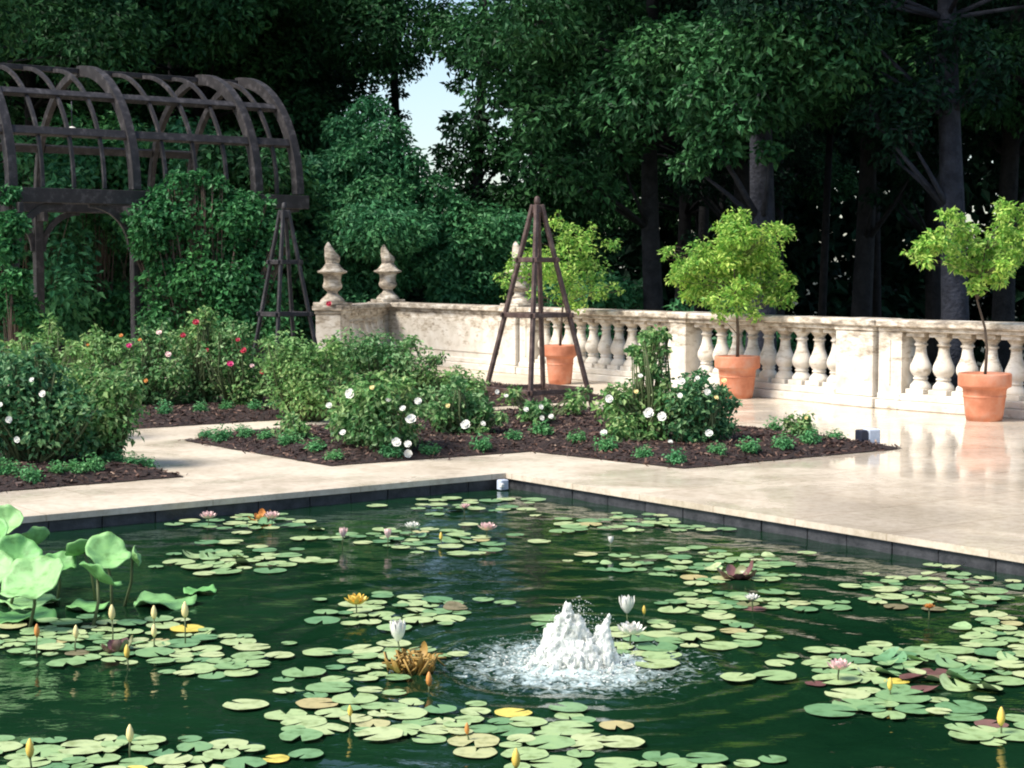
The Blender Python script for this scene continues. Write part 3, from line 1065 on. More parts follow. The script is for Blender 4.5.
# left foreground bed
rose('big dark rose bush with few white blooms, cut by the left picture edge', [(-10, 400, 34), (20, 385, 30), (48, 392, 24), (10, 430, 30), (45, 425, 28), (75, 440, 20), (30, 368, 16), (-5, 365, 20), (70, 410, 20)], 472, 6500, 'l_rose_dk',
     [(32, 380, 'white', .028), (43, 394, 'white', .04), (9, 420, 'white', .04), (17, 440, 'white', .035), (0, 405, 'white', .03)], 31)
rose('rounded rose bush with pale new tips at the right end of the left bed', [(95, 400, 24), (115, 388, 20), (85, 425, 26), (112, 420, 24), (98, 445, 18), (72, 385, 16), (122, 405, 14)], 466, 4600, 'l_rose', [(87, 443, 'white', .035), (80, 415, 'cream', .03)], 32)
rose('loose light green rose bush rising behind the left bed bushes', [(20, 352, 12), (45, 345, 12), (60, 365, 14), (35, 362, 14), (52, 330, 7)], 440, 1500, 'l_rose_lt', [(13, 357, 'pink', .03)], 33)
# rear bed: pink and red roses
rose('light green rose bush with small orange blooms beside the pergola post', [(92, 355, 16), (108, 368, 17), (85, 375, 15), (118, 350, 12), (100, 340, 9)], 412, 1900, 'l_rose_lt', [(121, 336, 'orange', .035), (88, 345, 'orange', .025)], 34)
rose('rose bush with magenta and pink blooms in front of the pergola climber', [(140, 352, 18), (160, 345, 18), (150, 375, 22), (170, 372, 18), (135, 378, 14), (140, 395, 14), (163, 395, 14)], 412, 3600, 'l_rose', [(129, 346, 'magenta', .045), (159, 333, 'pink', .045), (168, 355, 'pink', .05), (146, 381, 'orange', .035), (140, 340, 'orange', .03)], 35)
rose('rose bush with two dark red blooms at its top, beside the dark pyramid trellis', [(188, 345, 18), (205, 335, 18), (195, 370, 22), (215, 358, 16), (180, 388, 14), (205, 390, 16), (200, 320, 9)], 410, 3600, 'l_rose', [(183, 336, 'red', .05), (196, 323, 'red', .055), (207, 350, 'red', .03)], 36)
rose('rose bush with red and magenta blooms at the foot of the dark pyramid trellis', [(232, 350, 18), (248, 365, 18), (228, 378, 18), (262, 380, 16), (245, 390, 14), (240, 330, 9)], 412, 3000, 'l_rose', [(244, 351, 'red', .05), (230, 364, 'magenta', .05), (263, 372, 'red', .05), (252, 366, 'pink', .035), (238, 340, 'red', .035)], 37)
rose('tall pale green rose bush without blooms, left of the white-flowered bush', [(290, 352, 20), (305, 370, 24), (285, 385, 22), (315, 392, 22), (300, 405, 18), (275, 365, 14), (322, 360, 18)], 421, 4600, 'l_rose_lt', [], 38)
rose('wide mid-green shrub rose between the dark trellis and the solid wall panel', [(345, 352, 20), (365, 350, 20), (385, 352, 22), (405, 365, 24), (345, 375, 24), (375, 378, 26), (410, 388, 20), (330, 368, 16), (425, 395, 14)], 412, 6500, 'l_rose', [(329, 304, 'red', .045)], 39)
rose('low pale rose bush in front of the solid wall panel, left of the brown trellis', [(440, 385, 14), (455, 378, 12), (470, 385, 14), (448, 398, 14), (476, 392, 9), (428, 375, 9), (412, 340, 6)], 412, 1500, 'l_rose_lt', [(497, 392, 'white', .04)], 40, sprays=2)
# middle bed: white roses
rose('bush crowded with white roses at the near corner of the middle bed', [(352, 405, 20), (375, 395, 22), (398, 405, 20), (350, 425, 18), (378, 425, 22), (400, 430, 18), (385, 445, 16), (362, 442, 16), (405, 448, 10)], 456, 5200, 'l_rose',
     [(350, 394, 'white', .06), (329, 406, 'white', .04), (411, 420, 'white', .065), (396, 443, 'white', .06), (408, 444, 'white', .045), (408, 454, 'white', .05), (418, 401, 'white', .045), (403, 409, 'white', .04), (343, 433, 'white', .04), (372, 388, 'cream', .03), (388, 400, 'white', .03)], 41)
rose('round bush with one large white rose, left of the brown trellis', [(450, 400, 16), (470, 408, 18), (455, 422, 18), (478, 425, 16), (462, 435, 13), (440, 412, 12), (482, 412, 7)], 441, 3000, 'l_rose', [(466, 425, 'white', .065), (483, 424, 'white', .035), (448, 406, 'cream', .03)], 42)
rose('small thin rose bush with white blooms under the brown trellis', [(532, 408, 8), (543, 414, 10), (530, 417, 9), (546, 405, 5)], 432, 900, 'l_rose', [(541, 407, 'white', .035), (526, 410, 'white', .04), (542, 418, 'white', .035), (551, 417, 'white', .04)], 43, sprays=2)
rose('spindly rose bush by the right leg of the brown trellis', [(578, 398, 7), (584, 390, 5), (575, 406, 8), (508, 398, 7), (513, 391, 5)], 424, 420, 'l_rose', [(506, 396, 'white', .03)], 44, sprays=2)
rose('tall rose bush with upright canes and white blooms, right of the brown trellis', [(612, 405, 14), (630, 410, 18), (622, 428, 16), (640, 395, 16), (650, 425, 20), (655, 370, 12), (648, 350, 10), (657, 335, 8), (645, 440, 12), (668, 400, 14)], 448, 4200, 'l_rose',
     [(609, 399, 'white', .05), (649, 413, 'white', .065), (662, 417, 'white', .06), (604, 433, 'white', .045), (640, 376, 'white', .03), (670, 442, 'white', .03), (636, 392, 'cream', .03)], 45)
rose('dense dark rose bush with white blooms, rightmost of the large bushes', [(690, 400, 18), (710, 405, 16), (685, 425, 18), (705, 430, 18), (722, 420, 10), (695, 385, 10), (678, 410, 14)], 449, 3600, 'l_rose_dk',
     [(681, 382, 'white', .05), (680, 396, 'white', .035), (707, 392, 'white', .045), (709, 434, 'white', .05), (724, 381, 'cream', .035), (716, 398, 'cream', .03), (697, 378, 'white', .03)], 46)
rose('little sparse rose with pale flowers near the pointed right end of the middle bed', [(798, 430, 9), (793, 420, 7), (803, 422, 6), (800, 438, 8)], 443, 300, 'l_rose', [(799, 413, 'white', .03), (806, 418, 'cream', .025)], 47, sprays=2)
rose('small low rose plant without flowers on the left arm of the middle bed', [(290, 430, 9), (285, 437, 9), (296, 438, 8)], 446, 500, 'l_rose', [], 48)
# cane stake
t = MB()
g = gp(655, 446)
t.tube([(g.x, g.y, 0), (g.x + .01, g.y, 0.62)], 0.012, 6)
tag(t.build('plant_stake', M['grey']), 'thin pale stake supporting the tall rose bush right of the brown trellis', 'plant stake')

# edging mounds
def mound_mesh(seed):
    rg = np.random.default_rng(seed)
    bl = [(0, 0, .05, .085, .085, .09)] + [(rg.uniform(-.04, .04), rg.uniform(-.04, .04), .04, .055, .055, .05) for _ in range(4)]
    return leaf_cloud('edging_plant', bl, 420, .034, M['l_mound'], rg, shell=.4, aspect=.5, reach=1.2, upb=.6)
mms = [mound_mesh(60 + i) for i in range(4)]
rows = {
 'the rear bed': [(130, 421), (165, 422), (201, 420), (227, 417), (255, 417), (275, 414)],
 'the left front bed': [(-8, 484), (10, 484), (31, 486), (58, 482), (78, 481), (95, 479), (115, 470), (130, 473), (146, 471)],
 'the left arm of the middle bed': [(206, 441), (222, 444), (239, 437), (246, 444), (267, 447), (289, 451), (314, 457), (334, 463)],
 'the row between white rose bush and pool corner': [(390, 460), (429, 457), (481, 453), (514, 448), (541, 443)],
 'the row just right of the pool corner': [(577, 450), (605, 456), (643, 461), (675, 466)],
 'the front row at the right bed point': [(717, 461), (749, 458), (781, 455), (809, 451), (835, 446)],
 'the back row at the right bed point': [(775, 437), (808, 440)],
}
ORD = ['first', 'second', 'third', 'fourth', 'fifth', 'sixth', 'seventh', 'eighth', 'ninth']
k = 0
for r, pts in rows.items():
    for i, (px, py) in enumerate(sorted(pts)):
        g = gp(px, py)
        o = link('edging_plant', mms[k % 4], None, (g.x, g.y, soil_z(g) - .005))
        s = random.uniform(.7, .98)
        o.scale = (s * random.uniform(.9, 1.25), s * random.uniform(.9, 1.2), s * random.uniform(.8, 1.1))
        o.rotation_euler = (0, 0, random.uniform(0, 6))
        tag(o, f'green cushion plant, {ORD[i]} from left in {r}', 'edging plant', 'cushion plants edging the beds')
        k += 1

# garden floodlight at the bed's point
g = gp(866, 447)
t = empty('garden_floodlight', g, 'small two-tone box spotlight, dark blue and pale grey, at the point of the mulch bed', 'garden light', None, 0.25)
MB().box((-0.045, 0, 0.085), (0.075, 0.12, 0.14), None, .008).build('housing', M['black'], t)
MB().box((0.055, 0.01, 0.090), (0.115, 0.14, 0.15), None, .01).build('lamp_head', M['grey'], t)
MB().box((0.0, 0, 0.012), (0.16, 0.10, 0.02), None, .004).build('base', M['black'], t)
# white outlet box in the pool corner
q = ST(0.0, 0.0) - AX * .10 - BX * .09
t = empty('pool_outlet', (q.x, q.y, -0.075), 'small white square water outlet fixed in the corner of the pool wall', 'pool fitting')
MB().box((0, 0, 0), (0.075, 0.06, 0.08), (AX, BX, UP), .006).build('outlet_box', M['grey'], t)
MB().box((-AX - BX) * .0335+UP*.0, (0.03, 0.03, 0.03), (AX, BX, UP), .004).build('nozzle', M['white'], t)

# ------------------------------------------------------------------ lily pads
def pad_mesh(seed, curl=0.0, mat='pad'):
    rr = random.Random(seed)
    n = 26
    vs = [(0, 0, 0.004)]
    notch = math.radians(rr.uniform(7, 16))
    ph = rr.uniform(0, 6)
    for k, rad in enumerate((0.45, 0.85, 1.0)):
        for i in range(n):
            a = notch + (2 * PI - 2 * notch) * i / (n - 1)
            edge = min(i, n - 1 - i) / 3
            r = rad * (1 + .03 * math.sin(3 * a + ph) + .02 * math.sin(7 * a)) * (0.92 + .08 * min(1, edge))
            z = (0.0, 0.0, 0.004 + .006 * math.sin(4 * a + ph))[k] + curl * max(0, r * math.cos(a - ph)) ** 2
            vs.append((.5 * r * math.cos(a), .5 * r * math.sin(a), .5 * z + 0.002))
    fs = [(0, 1 + i, 2 + i) for i in range(n - 1)]
    for k in range(2):
        for i in range(n - 1):
            a = 1 + k * n + i
            fs.append((a, a + n, a + n + 1, a + 1))
    o = MB().add(vs, fs, True).build('lily_pad', M[mat])
    me = o.data
    bpy.data.objects.remove(o)
    return me
PM = {c: [pad_mesh(100 + i, 0, c) for i in range(5)] for c in ('pad', 'padred', 'padyel', 'padblue')}
PM['padred'] += [pad_mesh(130 + i, .35, 'padred') for i in range(3)]
PM['curl'] = [pad_mesh(140 + i, .6, 'pad') for i in range(3)]
CL = [  # cx, cy, rx, ry, n, bronze share, curled share, size, where
 (235, 524, 62, 9, 26, .25, .25, .15, 'in the raft with two pink lilies by the left wall'),
 (236, 562, 76, 15, 34, .12, .30, .16, 'in the left rear raft with standing middle leaves'),
 (418, 541, 92, 14, 46, .25, .12, .14, 'in the raft with pink lilies behind the yellow lily'),
 (465, 506, 92, 10, 24, .2, .05, .15, 'in the thin raft along the wall by the pool corner'),
 (655, 524, 100, 11, 34, .35, .03, .15, 'in the raft just right of the pool corner'),
 (610, 562, 42, 11, 11, .2, .0, .13, 'in the small loose group behind the fountain'),
 (715, 568, 78, 20, 46, .4, .08, .14, 'in the bronze-tinted raft behind and right of the fountain'),
 (745, 604, 92, 14, 32, .2, .02, .14, 'in the loose band right of the splashing fountain'),
 (700, 636, 82, 12, 20, .05, .0, .15, 'scattered between the white lilies and the right raft'),
 (940, 592, 88, 20, 44, .25, .04, .15, 'in the upper raft near the right pool wall'),
 (1005, 640, 45, 16, 22, .15, .08, .15, 'in the middle raft cut by the right picture edge'),
 (905, 672, 100, 20, 60, .16, .55, .18, 'in the raft with large curled leaves at right'),
 (905, 708, 85, 12, 12, .0, .0, .17, 'in the scattering below the curled-leaf raft at right'),
 (990, 730, 35, 14, 9, .2, .12, .18, 'in the bottom right corner of the pond'),
 (115, 644, 140, 21, 80, .12, .05, .14, 'in the wide raft with yellow buds beside the lotus'),
 (215, 668, 48, 14, 12, .0, .0, .15, 'at the ragged right end of the yellow-bud raft'),
 (405, 612, 82, 18, 34, .2, .05, .15, 'in the raft round the yellow lily'),
 (345, 690, 62, 42, 26, .0, .0, .16, 'in the loose group below the withered brown leaves'),
 (400, 725, 90, 18, 24, .03, .0, .15, 'in the lower middle group near the orange buds'),
 (395, 655, 60, 10, 8, .0, .0, .16, 'beside the withered brown leaves and the white bud'),
 (520, 738, 80, 26, 24, .03, .0, .17, 'in the group in front of the fountain'),
 (90, 758, 160, 16, 44, .05, .1, .15, 'in the raft along the bottom left edge'),
 (690, 765, 110, 7, 8, .0, .0, .14, 'in the thin line at the bottom edge right of centre'),
 (560, 628, 28, 8, 4, .0, .0, .15, 'just left of the fountain splash'),
 (635, 655, 38, 14, 7, .0, .0, .16, 'tucked against the right side of the splash'),
]
rp = random.Random(77)
pads = []
for ci, (cx, cy, rx, ry, n, red, curl, sz, where) in enumerate(CL):
    tries = 0; mine = 0
    while mine < n and tries < n * 60:
        tries += 1
        a, r = rp.uniform(0, 2 * PI), min(1.35, abs(rp.gauss(.60, .27)))
        x, y = cx + rx * r * math.cos(a), cy + ry * r * math.sin(a)
        p = gp(x, y, WZ)
        d = sz * rp.uniform(.5, 1.3)
        e = p - C0
        s, t_ = -e.dot(AX), -e.dot(BX)
        if s < d * .6 or t_ < d * .6: continue
        if (p - FOUNT).length < .22 + d / 2: continue
        if any((p - q[0]).length < (d + q[1]) * .36 for q in pads): continue
        k = 'padred' if rp.random() < red * (1.6 if r < .5 else .5) else ('curl' if rp.random() < curl * (1.0 if r < .6 else .15) else 'pad')
        if rp.random() < .012: k = 'padyel'
        if k == 'curl': d = min(d, .15)
        if k == 'padred': d = min(d, .13)
        pads.append((p, d, k, where, len(pads)))
        mine += 1
for (px, py, d, k, where) in [(513, 714, .15, 'padyel', None), (245, 706, .19, 'pad', None), (738, 680, .16, 'pad', None), (775, 679, .19, 'pad', None)]:
    p = gp(px, py, WZ)
    pads = [q for q in pads if (p - q[0]).length > (d + q[1]) * .45]
    pads.append((p, d, k, {513: 'yellowed lily pad floating in front of the fountain', 245: 'single green lily pad floating alone left of the loose group', 738: 'smaller green lily pad of the pair alone on open water right of the splash', 775: 'larger green lily pad of the pair alone on open water right of the splash'}[px], -1))
def seen(q):
    x, y, dep = px_of(q[0])
    vis = -15 < x < 1039 and 470 < y < 775
    return (1 if vis else 0) * q[1] * q[1] / dep ** 3
pads.sort(key=seen, reverse=True)
COLN = {'pad': 'flat green', 'curl': 'curled green', 'padred': 'bronze-purple', 'padyel': 'yellowed'}
rest_v, rest_f = {}, {}
padmb = {'pad': MB(), 'padred': MB()}
for i, (p, d, k, where, idn) in enumerate(pads):
    me = rp.choice(PM[k])
    z = WZ + 0.006 + 0.0012 * (i % 9)
    rot = rp.uniform(0, 6.28)
    if i < 296:
        o = link('lily_pad', me, None, (p.x, p.y, z))
        o.scale = (d, d * rp.uniform(.9, 1), d)
        o.rotation_euler = (rp.uniform(-.02, .02), rp.uniform(-.02, .02), rot)
        if idn == -1:
            tag(o, where, 'lily pad')
        else:
            size = 'large' if d > .155 else ('small' if d < .125 else 'medium')
            tag(o, f'{size} {COLN[k]} lily pad {where}'.replace('in the raft ', 'in raft '), 'lily pad', f'{COLN[k]} lily pads {where}')
    else:
        key = 'padred' if k == 'padred' else 'pad'
        c, s = math.cos(rot), math.sin(rot)
        vs = [(p.x + d * (v.co.x * c - v.co.y * s), p.y + d * (v.co.x * s + v.co.y * c), z + d * v.co.z) for v in me.vertices]
        padmb['pad'].add(vs, [tuple(f.vertices) for f in me.polygons], True)
if padmb['pad'].v:
    tag(padmb['pad'].build('lily_pads', M['pad']), 'the smallest and farthest of the floating lily pads', 'lily pads', None, 'stuff')
print('PADS', len(pads))

# lilies and buds
def petal(mb, a, tilt, L, W, base_r=0.0, cup=.25, z0=0.0):
    d = Vector((math.cos(a) * math.cos(tilt), math.sin(a) * math.cos(tilt), math.sin(tilt)))
    sd = Vector((-math.sin(a), math.cos(a), 0))
    nr = d.cross(sd)
    if nr.z < 0: nr = -nr
    inw = Vector((-math.cos(a) * math.sin(tilt), -math.sin(a) * math.sin(tilt), math.cos(tilt)))
    o = Vector((math.cos(a) * base_r, math.sin(a) * base_r, z0))
    pts = []
    for u, wd, c in ((0, .3, 0), (.35, .9, -.10), (.7, .85, -.05), (.9, .45, .06)):
        q = o + d * L * u + inw * L * c * cup
        pts += [q - sd * W * wd / 2 + inw * W * .12, q - inw * W * .06, q + sd * W * wd / 2 + inw * W * .12]
    pts.append(o + d * L + inw * L * .12 * cup)
    fs = []
    for k in range(3):
        b = k * 3
        fs += [(b, b + 1, b + 4, b + 3), (b + 1, b + 2, b + 5, b + 4)]
    fs += [(9, 10, 12), (10, 11, 12)]
    mb.add(pts, fs, True)
def lily(px, py, col, kind, sz, label, lift=.06):
    """px,py = flower's middle; the stalk drops to the water below"""
    base_py = py + sz * 60
    wpt = gp(px, py, WZ + lift)
    base = Vector((wpt.x, wpt.y, WZ))
    name = 'lily_bud' if kind == 'bud' else 'water_lily'
    t = empty(name, base, label, 'water lily', 'lily buds on stalks' if kind == 'bud' else 'open water lilies')
    rr = random.Random(int(px * 7 + py))
    h = lift
    MB().tube([(0, 0, -.03), (rr.uniform(-.006, .006), 0, h * .5), (0, 0, h)], [.004, .0035, .0035], 6).build('stalk', M['stem'], t)
    if kind == 'bud':
        m1 = MB()
        n = 10
        L = sz * .85
        m1.lathe([(.004, 0), (L * .17, L * .18), (L * .21, L * .42), (L * .16, L * .72), (L * .05, L * .97), (.001, L)], (0, 0, h), n, True, False, 4, .06)
        m1.build('petals', M[col], t)
        m2 = MB()
        for i in range(4):
            petal(m2, i * PI / 2 + .3, math.radians(76), L * .62, L * .22, L * .05, .3, h - .002)
        m2.build('sepals', M['stem'] if col != 'orange' else M['wither'], t)
    else:
        m1 = MB()
        rings = {'half': ((6, 78, .95), (7, 66, 1.0)), 'open': ((6, 70, .7), (8, 48, .9), (9, 24, 1.0))}[kind]
        for r_i, (n, tl, s) in enumerate(rings):
            for i in range(n):
                petal(m1, 2 * PI * (i + .5 * r_i) / n, math.radians(tl + rr.uniform(-5, 5)), sz * s * (.6 if kind == 'open' else .9), sz * .28, sz * .06, .8, h)
        m1.build('petals', M[col], t)
        m2 = MB()
        m2.lathe([(sz * .06, 0), (sz * .1, sz * .12), (sz * .06, sz * .2)], (0, 0, h), 10)
        m2.build('stamens', M['yellow'], t)
    return t
for a in [
 (208, 518, 'pink', 'open', .10, 'pale pink water lily by the left pool wall, left of its pair'),
 (272, 518, 'pink', 'open', .10, 'pink water lily by the left pool wall, beside the rusty curled leaf'),
 (343, 537, 'pink', 'half', .07, 'half-open salmon lily at the left end of the rear middle raft'),
 (388, 538, 'pink', 'half', .07, 'slim pink half-open lily in the rear middle raft'),
 (412, 528, 'white', 'open', .09, 'pale cream open lily at the back of the rear middle raft'),
 (487, 530, 'pink', 'open', .11, 'blush open lily at the right end of the rear middle raft'),
 (465, 508, 'pink', 'open', .07, 'tiny pink lily against the wall near the pool corner'),
 (356, 604, 'yellow', 'open', .11, 'open yellow water lily with cupped petals left of the fountain'),
 (398, 641, 'white', 'half', .11, 'white half-open lily with pink base above the withered brown leaves'),
 (627, 613, 'white', 'half', .10, 'cream goblet-shaped lily on a stalk just right of the fountain'),
 (631, 634, 'white', 'open', .12, 'wide open white star lily touching the fountain splash'),
 (752, 600, 'white', 'open', .07, 'small cream lily in the band right of the fountain'),
 (839, 669, 'pink', 'open', .09, 'pale pink lily half hidden at the left of the curled-leaf raft'),
 (611, 543, 'white', 'half', .05, 'tiny white lily near the loose group behind the fountain'),
 (868, 560, 'white', 'open', .05, 'tiny white lily on dark water near the right wall') if False else (929, 608, 'orange', 'open', .05, 'tiny orange lily in the upper raft near the right wall')]:
    lily(*a)
for a in [
 (112, 620, 'cream', 'bud', .085, 'cream lily bud standing tallest, left of the pair on long stalks', .11),
 (154, 619, 'cream', 'bud', .075, 'cream lily bud on a long stalk, middle of the three behind the yellow-bud raft', .11),
 (185, 618, 'cream', 'bud', .09, 'cream lily bud on a long dark stalk, right of the three behind the yellow-bud raft', .13),
 (154, 637, 'cream', 'bud', .07, 'pale bud directly below another bud in the yellow-bud raft', .06),
 (37, 637, 'orange', 'bud', .07, 'orange-yellow bud at the left end of the yellow-bud raft', .09),
 (76, 638, 'cream', 'bud', .07, 'cream bud beside the dark leaves in the yellow-bud raft', .07),
 (127, 658, 'yellow', 'bud', .07, 'leaning yellow bud low in the middle of the yellow-bud raft', .05),
 (130, 742, 'cream', 'bud', .075, 'cream bud alone behind the bottom left raft', .06),
 (30, 758, 'yellow', 'bud', .08, 'yellow bud nearest the bottom left corner', .06),
 (429, 686, 'orange', 'bud', .07, 'rusty bud hanging at the edge of the withered brown leaves', .03),
 (467, 734, 'orange', 'bud', .05, 'small orange bud in the lower middle group', .03),
 (516, 768, 'yellow', 'bud', .08, 'yellow bud cut by the bottom edge, in front of the fountain', .05),
 (644, 614, 'yellow', 'bud', .05, 'small yellow bud right of the cream goblet lily', .05),
 (441, 540, 'yellow', 'bud', .06, 'yellow bud in the rear middle raft', .03),
 (890, 690, 'yellow', 'bud', .06, 'yellow bud in the curled-leaf raft at right', .03),
 (1001, 726, 'yellow', 'bud', .085, 'yellow bud beside a dark leaf in the bottom right corner', .04),
 (350, 716, 'yellow', 'bud', .05, 'greenish-yellow bud in the loose group left of the orange bud', .04)]:
    lily(*a[:6], lift=a[6])

# withered leaves clump
g = gp(412, 672, WZ)
t = empty('withered_leaves', g, 'tangle of withered golden-brown lily stems left of the fountain', 'dead leaves')
mb = MB(); rr = random.Random(4)
for i in range(46):
    a = rr.uniform(0, 2 * PI); r = rr.uniform(.02, .11)
    p0 = Vector((r * math.cos(a), r * math.sin(a) * .7, -.01))
    p1_ = p0 + Vector((rr.uniform(-.05, .05), rr.uniform(-.04, .04), rr.uniform(.04, .10)))
    p2_ = p1_ + Vector((rr.uniform(-.06, .06), rr.uniform(-.05, .05), rr.uniform(-.05, .01)))
    mb.tube([p0, p1_, p2_], [.004, .006, .004], 5)
mb.build('stems', M['wither'], t)
mb = MB()
for i in range(16):
    a = rr.uniform(0, 2 * PI)
    petal(mb, a, rr.uniform(.1, 1.2), rr.uniform(.05, .09), rr.uniform(.03, .05), rr.uniform(.01, .09), 1.2, rr.uniform(0, .03))
mb.build('curled_leaves', M['wither'], t)
# rusty curled leaves standing in the rafts
for (px, py, L, lab, cat) in [(262, 518, .12, 'rusty brown curled leaf standing up between pads by the left pool wall', 'leaf'),
                    (118, 650, .12, 'dark red curled leaf in the middle of the yellow-bud raft', 'leaf'),
                    (738, 576, .16, 'reddish crumpled leaf in the bronze-tinted raft', 'leaf')]:
    g = gp(px, py + 3, WZ); mb = MB()
    for i in range(7):
        petal(mb, i * .9 + px, rr.uniform(.2, 1.1), L * rr.uniform(.5, .8), L * .5, L * .1, 1.2, .005)
    o = mb.build('curled_leaf', M['orange'] if px == 262 else M['padred'], off=(0, 0, 0)); o.location = g
    tag(o, lab, cat)

# ------------------------------------------------------------------ lotus plant
def lotus_leaf(t, top, D, tilt, az, bowl=.28, seed=0, name='lotus_leaf', stalk=True, curl=0.0):
    rr = random.Random(seed)
    n, K = 40, 7
    vs = [(0, 0, 0)]
    ph = rr.uniform(0, 6)
    for k in range(1, K + 1):
        u = k / K
        for i in range(n):
            a = 2 * PI * i / n
            r = D / 2 * u * (1 + .05 * math.sin(2 * a + ph) + .025 * math.sin(5 * a + ph) * u)
            z = D * (bowl * u ** 1.7 - .02) + D * .06 * u * u * math.sin(3 * a + ph) + D * .03 * u ** 3 * math.sin(8 * a + ph) - curl * D * max(0, math.sin(a + ph)) * u ** 3
            z += D * .006 * math.cos(20 * a) * (1 - u)
            vs.append((r * math.cos(a), r * math.sin(a), z))
    fs = [(0, 1 + i, 1 + (i + 1) % n) for i in range(n)]
    for k in range(K - 1):
        for i in range(n):
            j = (i + 1) % n
            a = 1 + k * n
            fs.append((a + i, a + n + i, a + n + j, a + j))
    o = MB().add(vs, fs, True).build(name, M['padblue'], t)
    o.location = top
    o.rotation_euler = Matrix.Rotation(az, 3, 'Z').to_euler()
    d = Vector((math.sin(tilt) * math.cos(az), math.sin(tilt) * math.sin(az), math.cos(tilt)))
    o.rotation_euler = d.to_track_quat('Z', 'Y').to_euler()
    so = o.modifiers.new('thick', 'SOLIDIFY'); so.thickness = .004
    if stalk:
        zb = WZ - .05 - t.location.z
        b = Vector((top[0] + rr.uniform(-.08, .08), top[1] + rr.uniform(-.04, .08), zb))
        MB().tube([b, b.lerp(Vector(top), .6) + Vector((.015, 0, 0)), Vector(top) - d * .004], [.009, .008, .007], 7).build('stalk', M['stem'], t)
LY = 8.3
lb = dp(50, 610, LY); lb.z = WZ
lot = empty('lotus_plant', lb, 'clump of lotus with big blue-green bowl leaves held above the water at the left edge', 'lotus')
for i, (px, py, wpx, tilt, az, bowl, yy, curl) in enumerate([
    (34, 582, 64, .62, -1.9, .14, 8.0, .0), (98, 578, 46, .72, .5, .20, 8.1, .1), (106, 556, 46, .6, -.9, .22, 8.4, .1), (84, 552, 36, .6, 2.6, .25, 8.6, .0),
    (18, 556, 44, .7, -1.2, .2, 8.5, .1), (6, 524, 36, .7, -1.5, .25, 8.8, .0), (58, 566, 36, .5, -.8, .25, 8.6, .1), (34, 544, 34, .6, 2.2, .3, 8.9, .0), (-15, 570, 50, .8, -1.2, .2, 8.2, 0), (133, 558, 20, 1.1, .2, .35, 8.5, .2), (-12, 536, 44, .8, -1.6, .25, 8.6, 0)]):
    p = dp(px, py, yy) - lb
    lotus_leaf(lot, p, wpx / F * yy, tilt, az, bowl, 200 + i, curl=curl)
for i, (px, py, wpx, lab) in enumerate([(22, 620, 66, 'large pale lotus leaf floating flat, nearest the left edge'), (165, 604, 64, 'pale lotus leaf floating flat right of the lotus clump'),
        (88, 609, 46, 'dark blue-green lotus leaf floating flat below the lotus clump'), (200, 593, 34, 'small pale lotus leaf with a folded rim, floating farthest right'), (30, 604, 60, 'teal lotus leaf floating half under the lotus clump')]):
    p = gp(px, py, WZ)
    t = empty('floating_lotus_leaf', (p.x, p.y, WZ + .014), lab, 'lotus leaf', 'lotus leaves floating flat')
    lotus_leaf(t, (0, 0, .004), wpx / F * p.y, .03, i, .03, 300 + i, 'leaf_blade', False)

# ------------------------------------------------------------------ fountain
t = empty('fountain', FOUNT, 'short white bubbling fountain jet splashing in the middle of the pond', 'fountain')
rg = np.random.default_rng(12)
def froth_mod(o):
    r = o.modifiers.new('merge', 'REMESH'); r.mode = 'VOXEL'; r.voxel_size = .005; r.use_smooth_shade = True
    m = o.modifiers.new('soften', 'SMOOTH'); m.factor = .6; m.iterations = 8
    tx = bpy.data.textures.new('froth', 'CLOUDS'); tx.noise_scale = .018; tx.noise_depth = 3
    d = o.modifiers.new('froth', 'DISPLACE'); d.texture = tx; d.strength = .011; d.mid_level = .5; d.texture_coords = 'LOCAL'
def froth(cols, n, mul_=1.0):
    """many little bubbles heaped into columns: (x, y, height, radius)"""
    mb = MB()
    ico = bmesh.new(); bmesh.ops.create_icosphere(ico, subdivisions=1, radius=1)
    iv = [v.co.copy() for v in ico.verts]; jf = [tuple(v.index for v in f.verts) for f in ico.faces]; ico.free()
    for _ in range(n):
        c = cols[rg.integers(len(cols))]
        u = rg.random() ** 1.25
        taper = (1 - u) ** .55 * .9 + .1
        a = rg.uniform(0, 2 * PI); rr_ = c[3] * taper * math.sqrt(rg.random())
        p = Vector((c[0] + rr_ * math.cos(a) + c[4] * u, c[1] + rr_ * math.sin(a), u * c[2]))
        s = rg.uniform(.004, .017) * mul_ * (1 - .45 * u)
        sc = Vector((s * .8, s * .8, s * rg.uniform(1.0, 3.2)))
        mb.add([p + Vector((v.x * sc.x, v.y * sc.y, v.z * sc.z)) for v in iv], jf, True)
    return mb
o = froth([(-.02, 0, .265, .07, -.01), (-.05, 0, .22, .07, -.01), (.01, .0, .21, .07, .01), (-.07, .02, .17, .08, -.03), (.04, 0, .15, .10, 0), (-.08, 0, .12, .11, 0), (0, 0, .07, .23, 0)], 3200).build('jet', M['foam'], t); froth_mod(o)
o = froth([(.12, 0, .215, .035, .03), (.10, .01, .16, .06, .01), (.13, 0, .12, .07, .01)], 800).build('side_spray', M['foam'], t); froth_mod(o)
mb = MB()
ico = bmesh.new(); bmesh.ops.create_icosphere(ico, subdivisions=1, radius=1)
iv = [v.co.copy() for v in ico.verts]; jf = [tuple(v.index for v in f.verts) for f in ico.faces]; ico.free()
for _ in range(1500):
    a = rg.uniform(0, 2 * PI); r = .10 + abs(rg.normal()) * .15
    s = rg.uniform(.0012, .0048)
    p = Vector((r * math.cos(a), r * math.sin(a), rg.uniform(-.002, .006)))
    mb.add([p + Vector((v.x * s * 1.8, v.y * s * 1.8, v.z * s * .5)) for v in iv], jf, True)
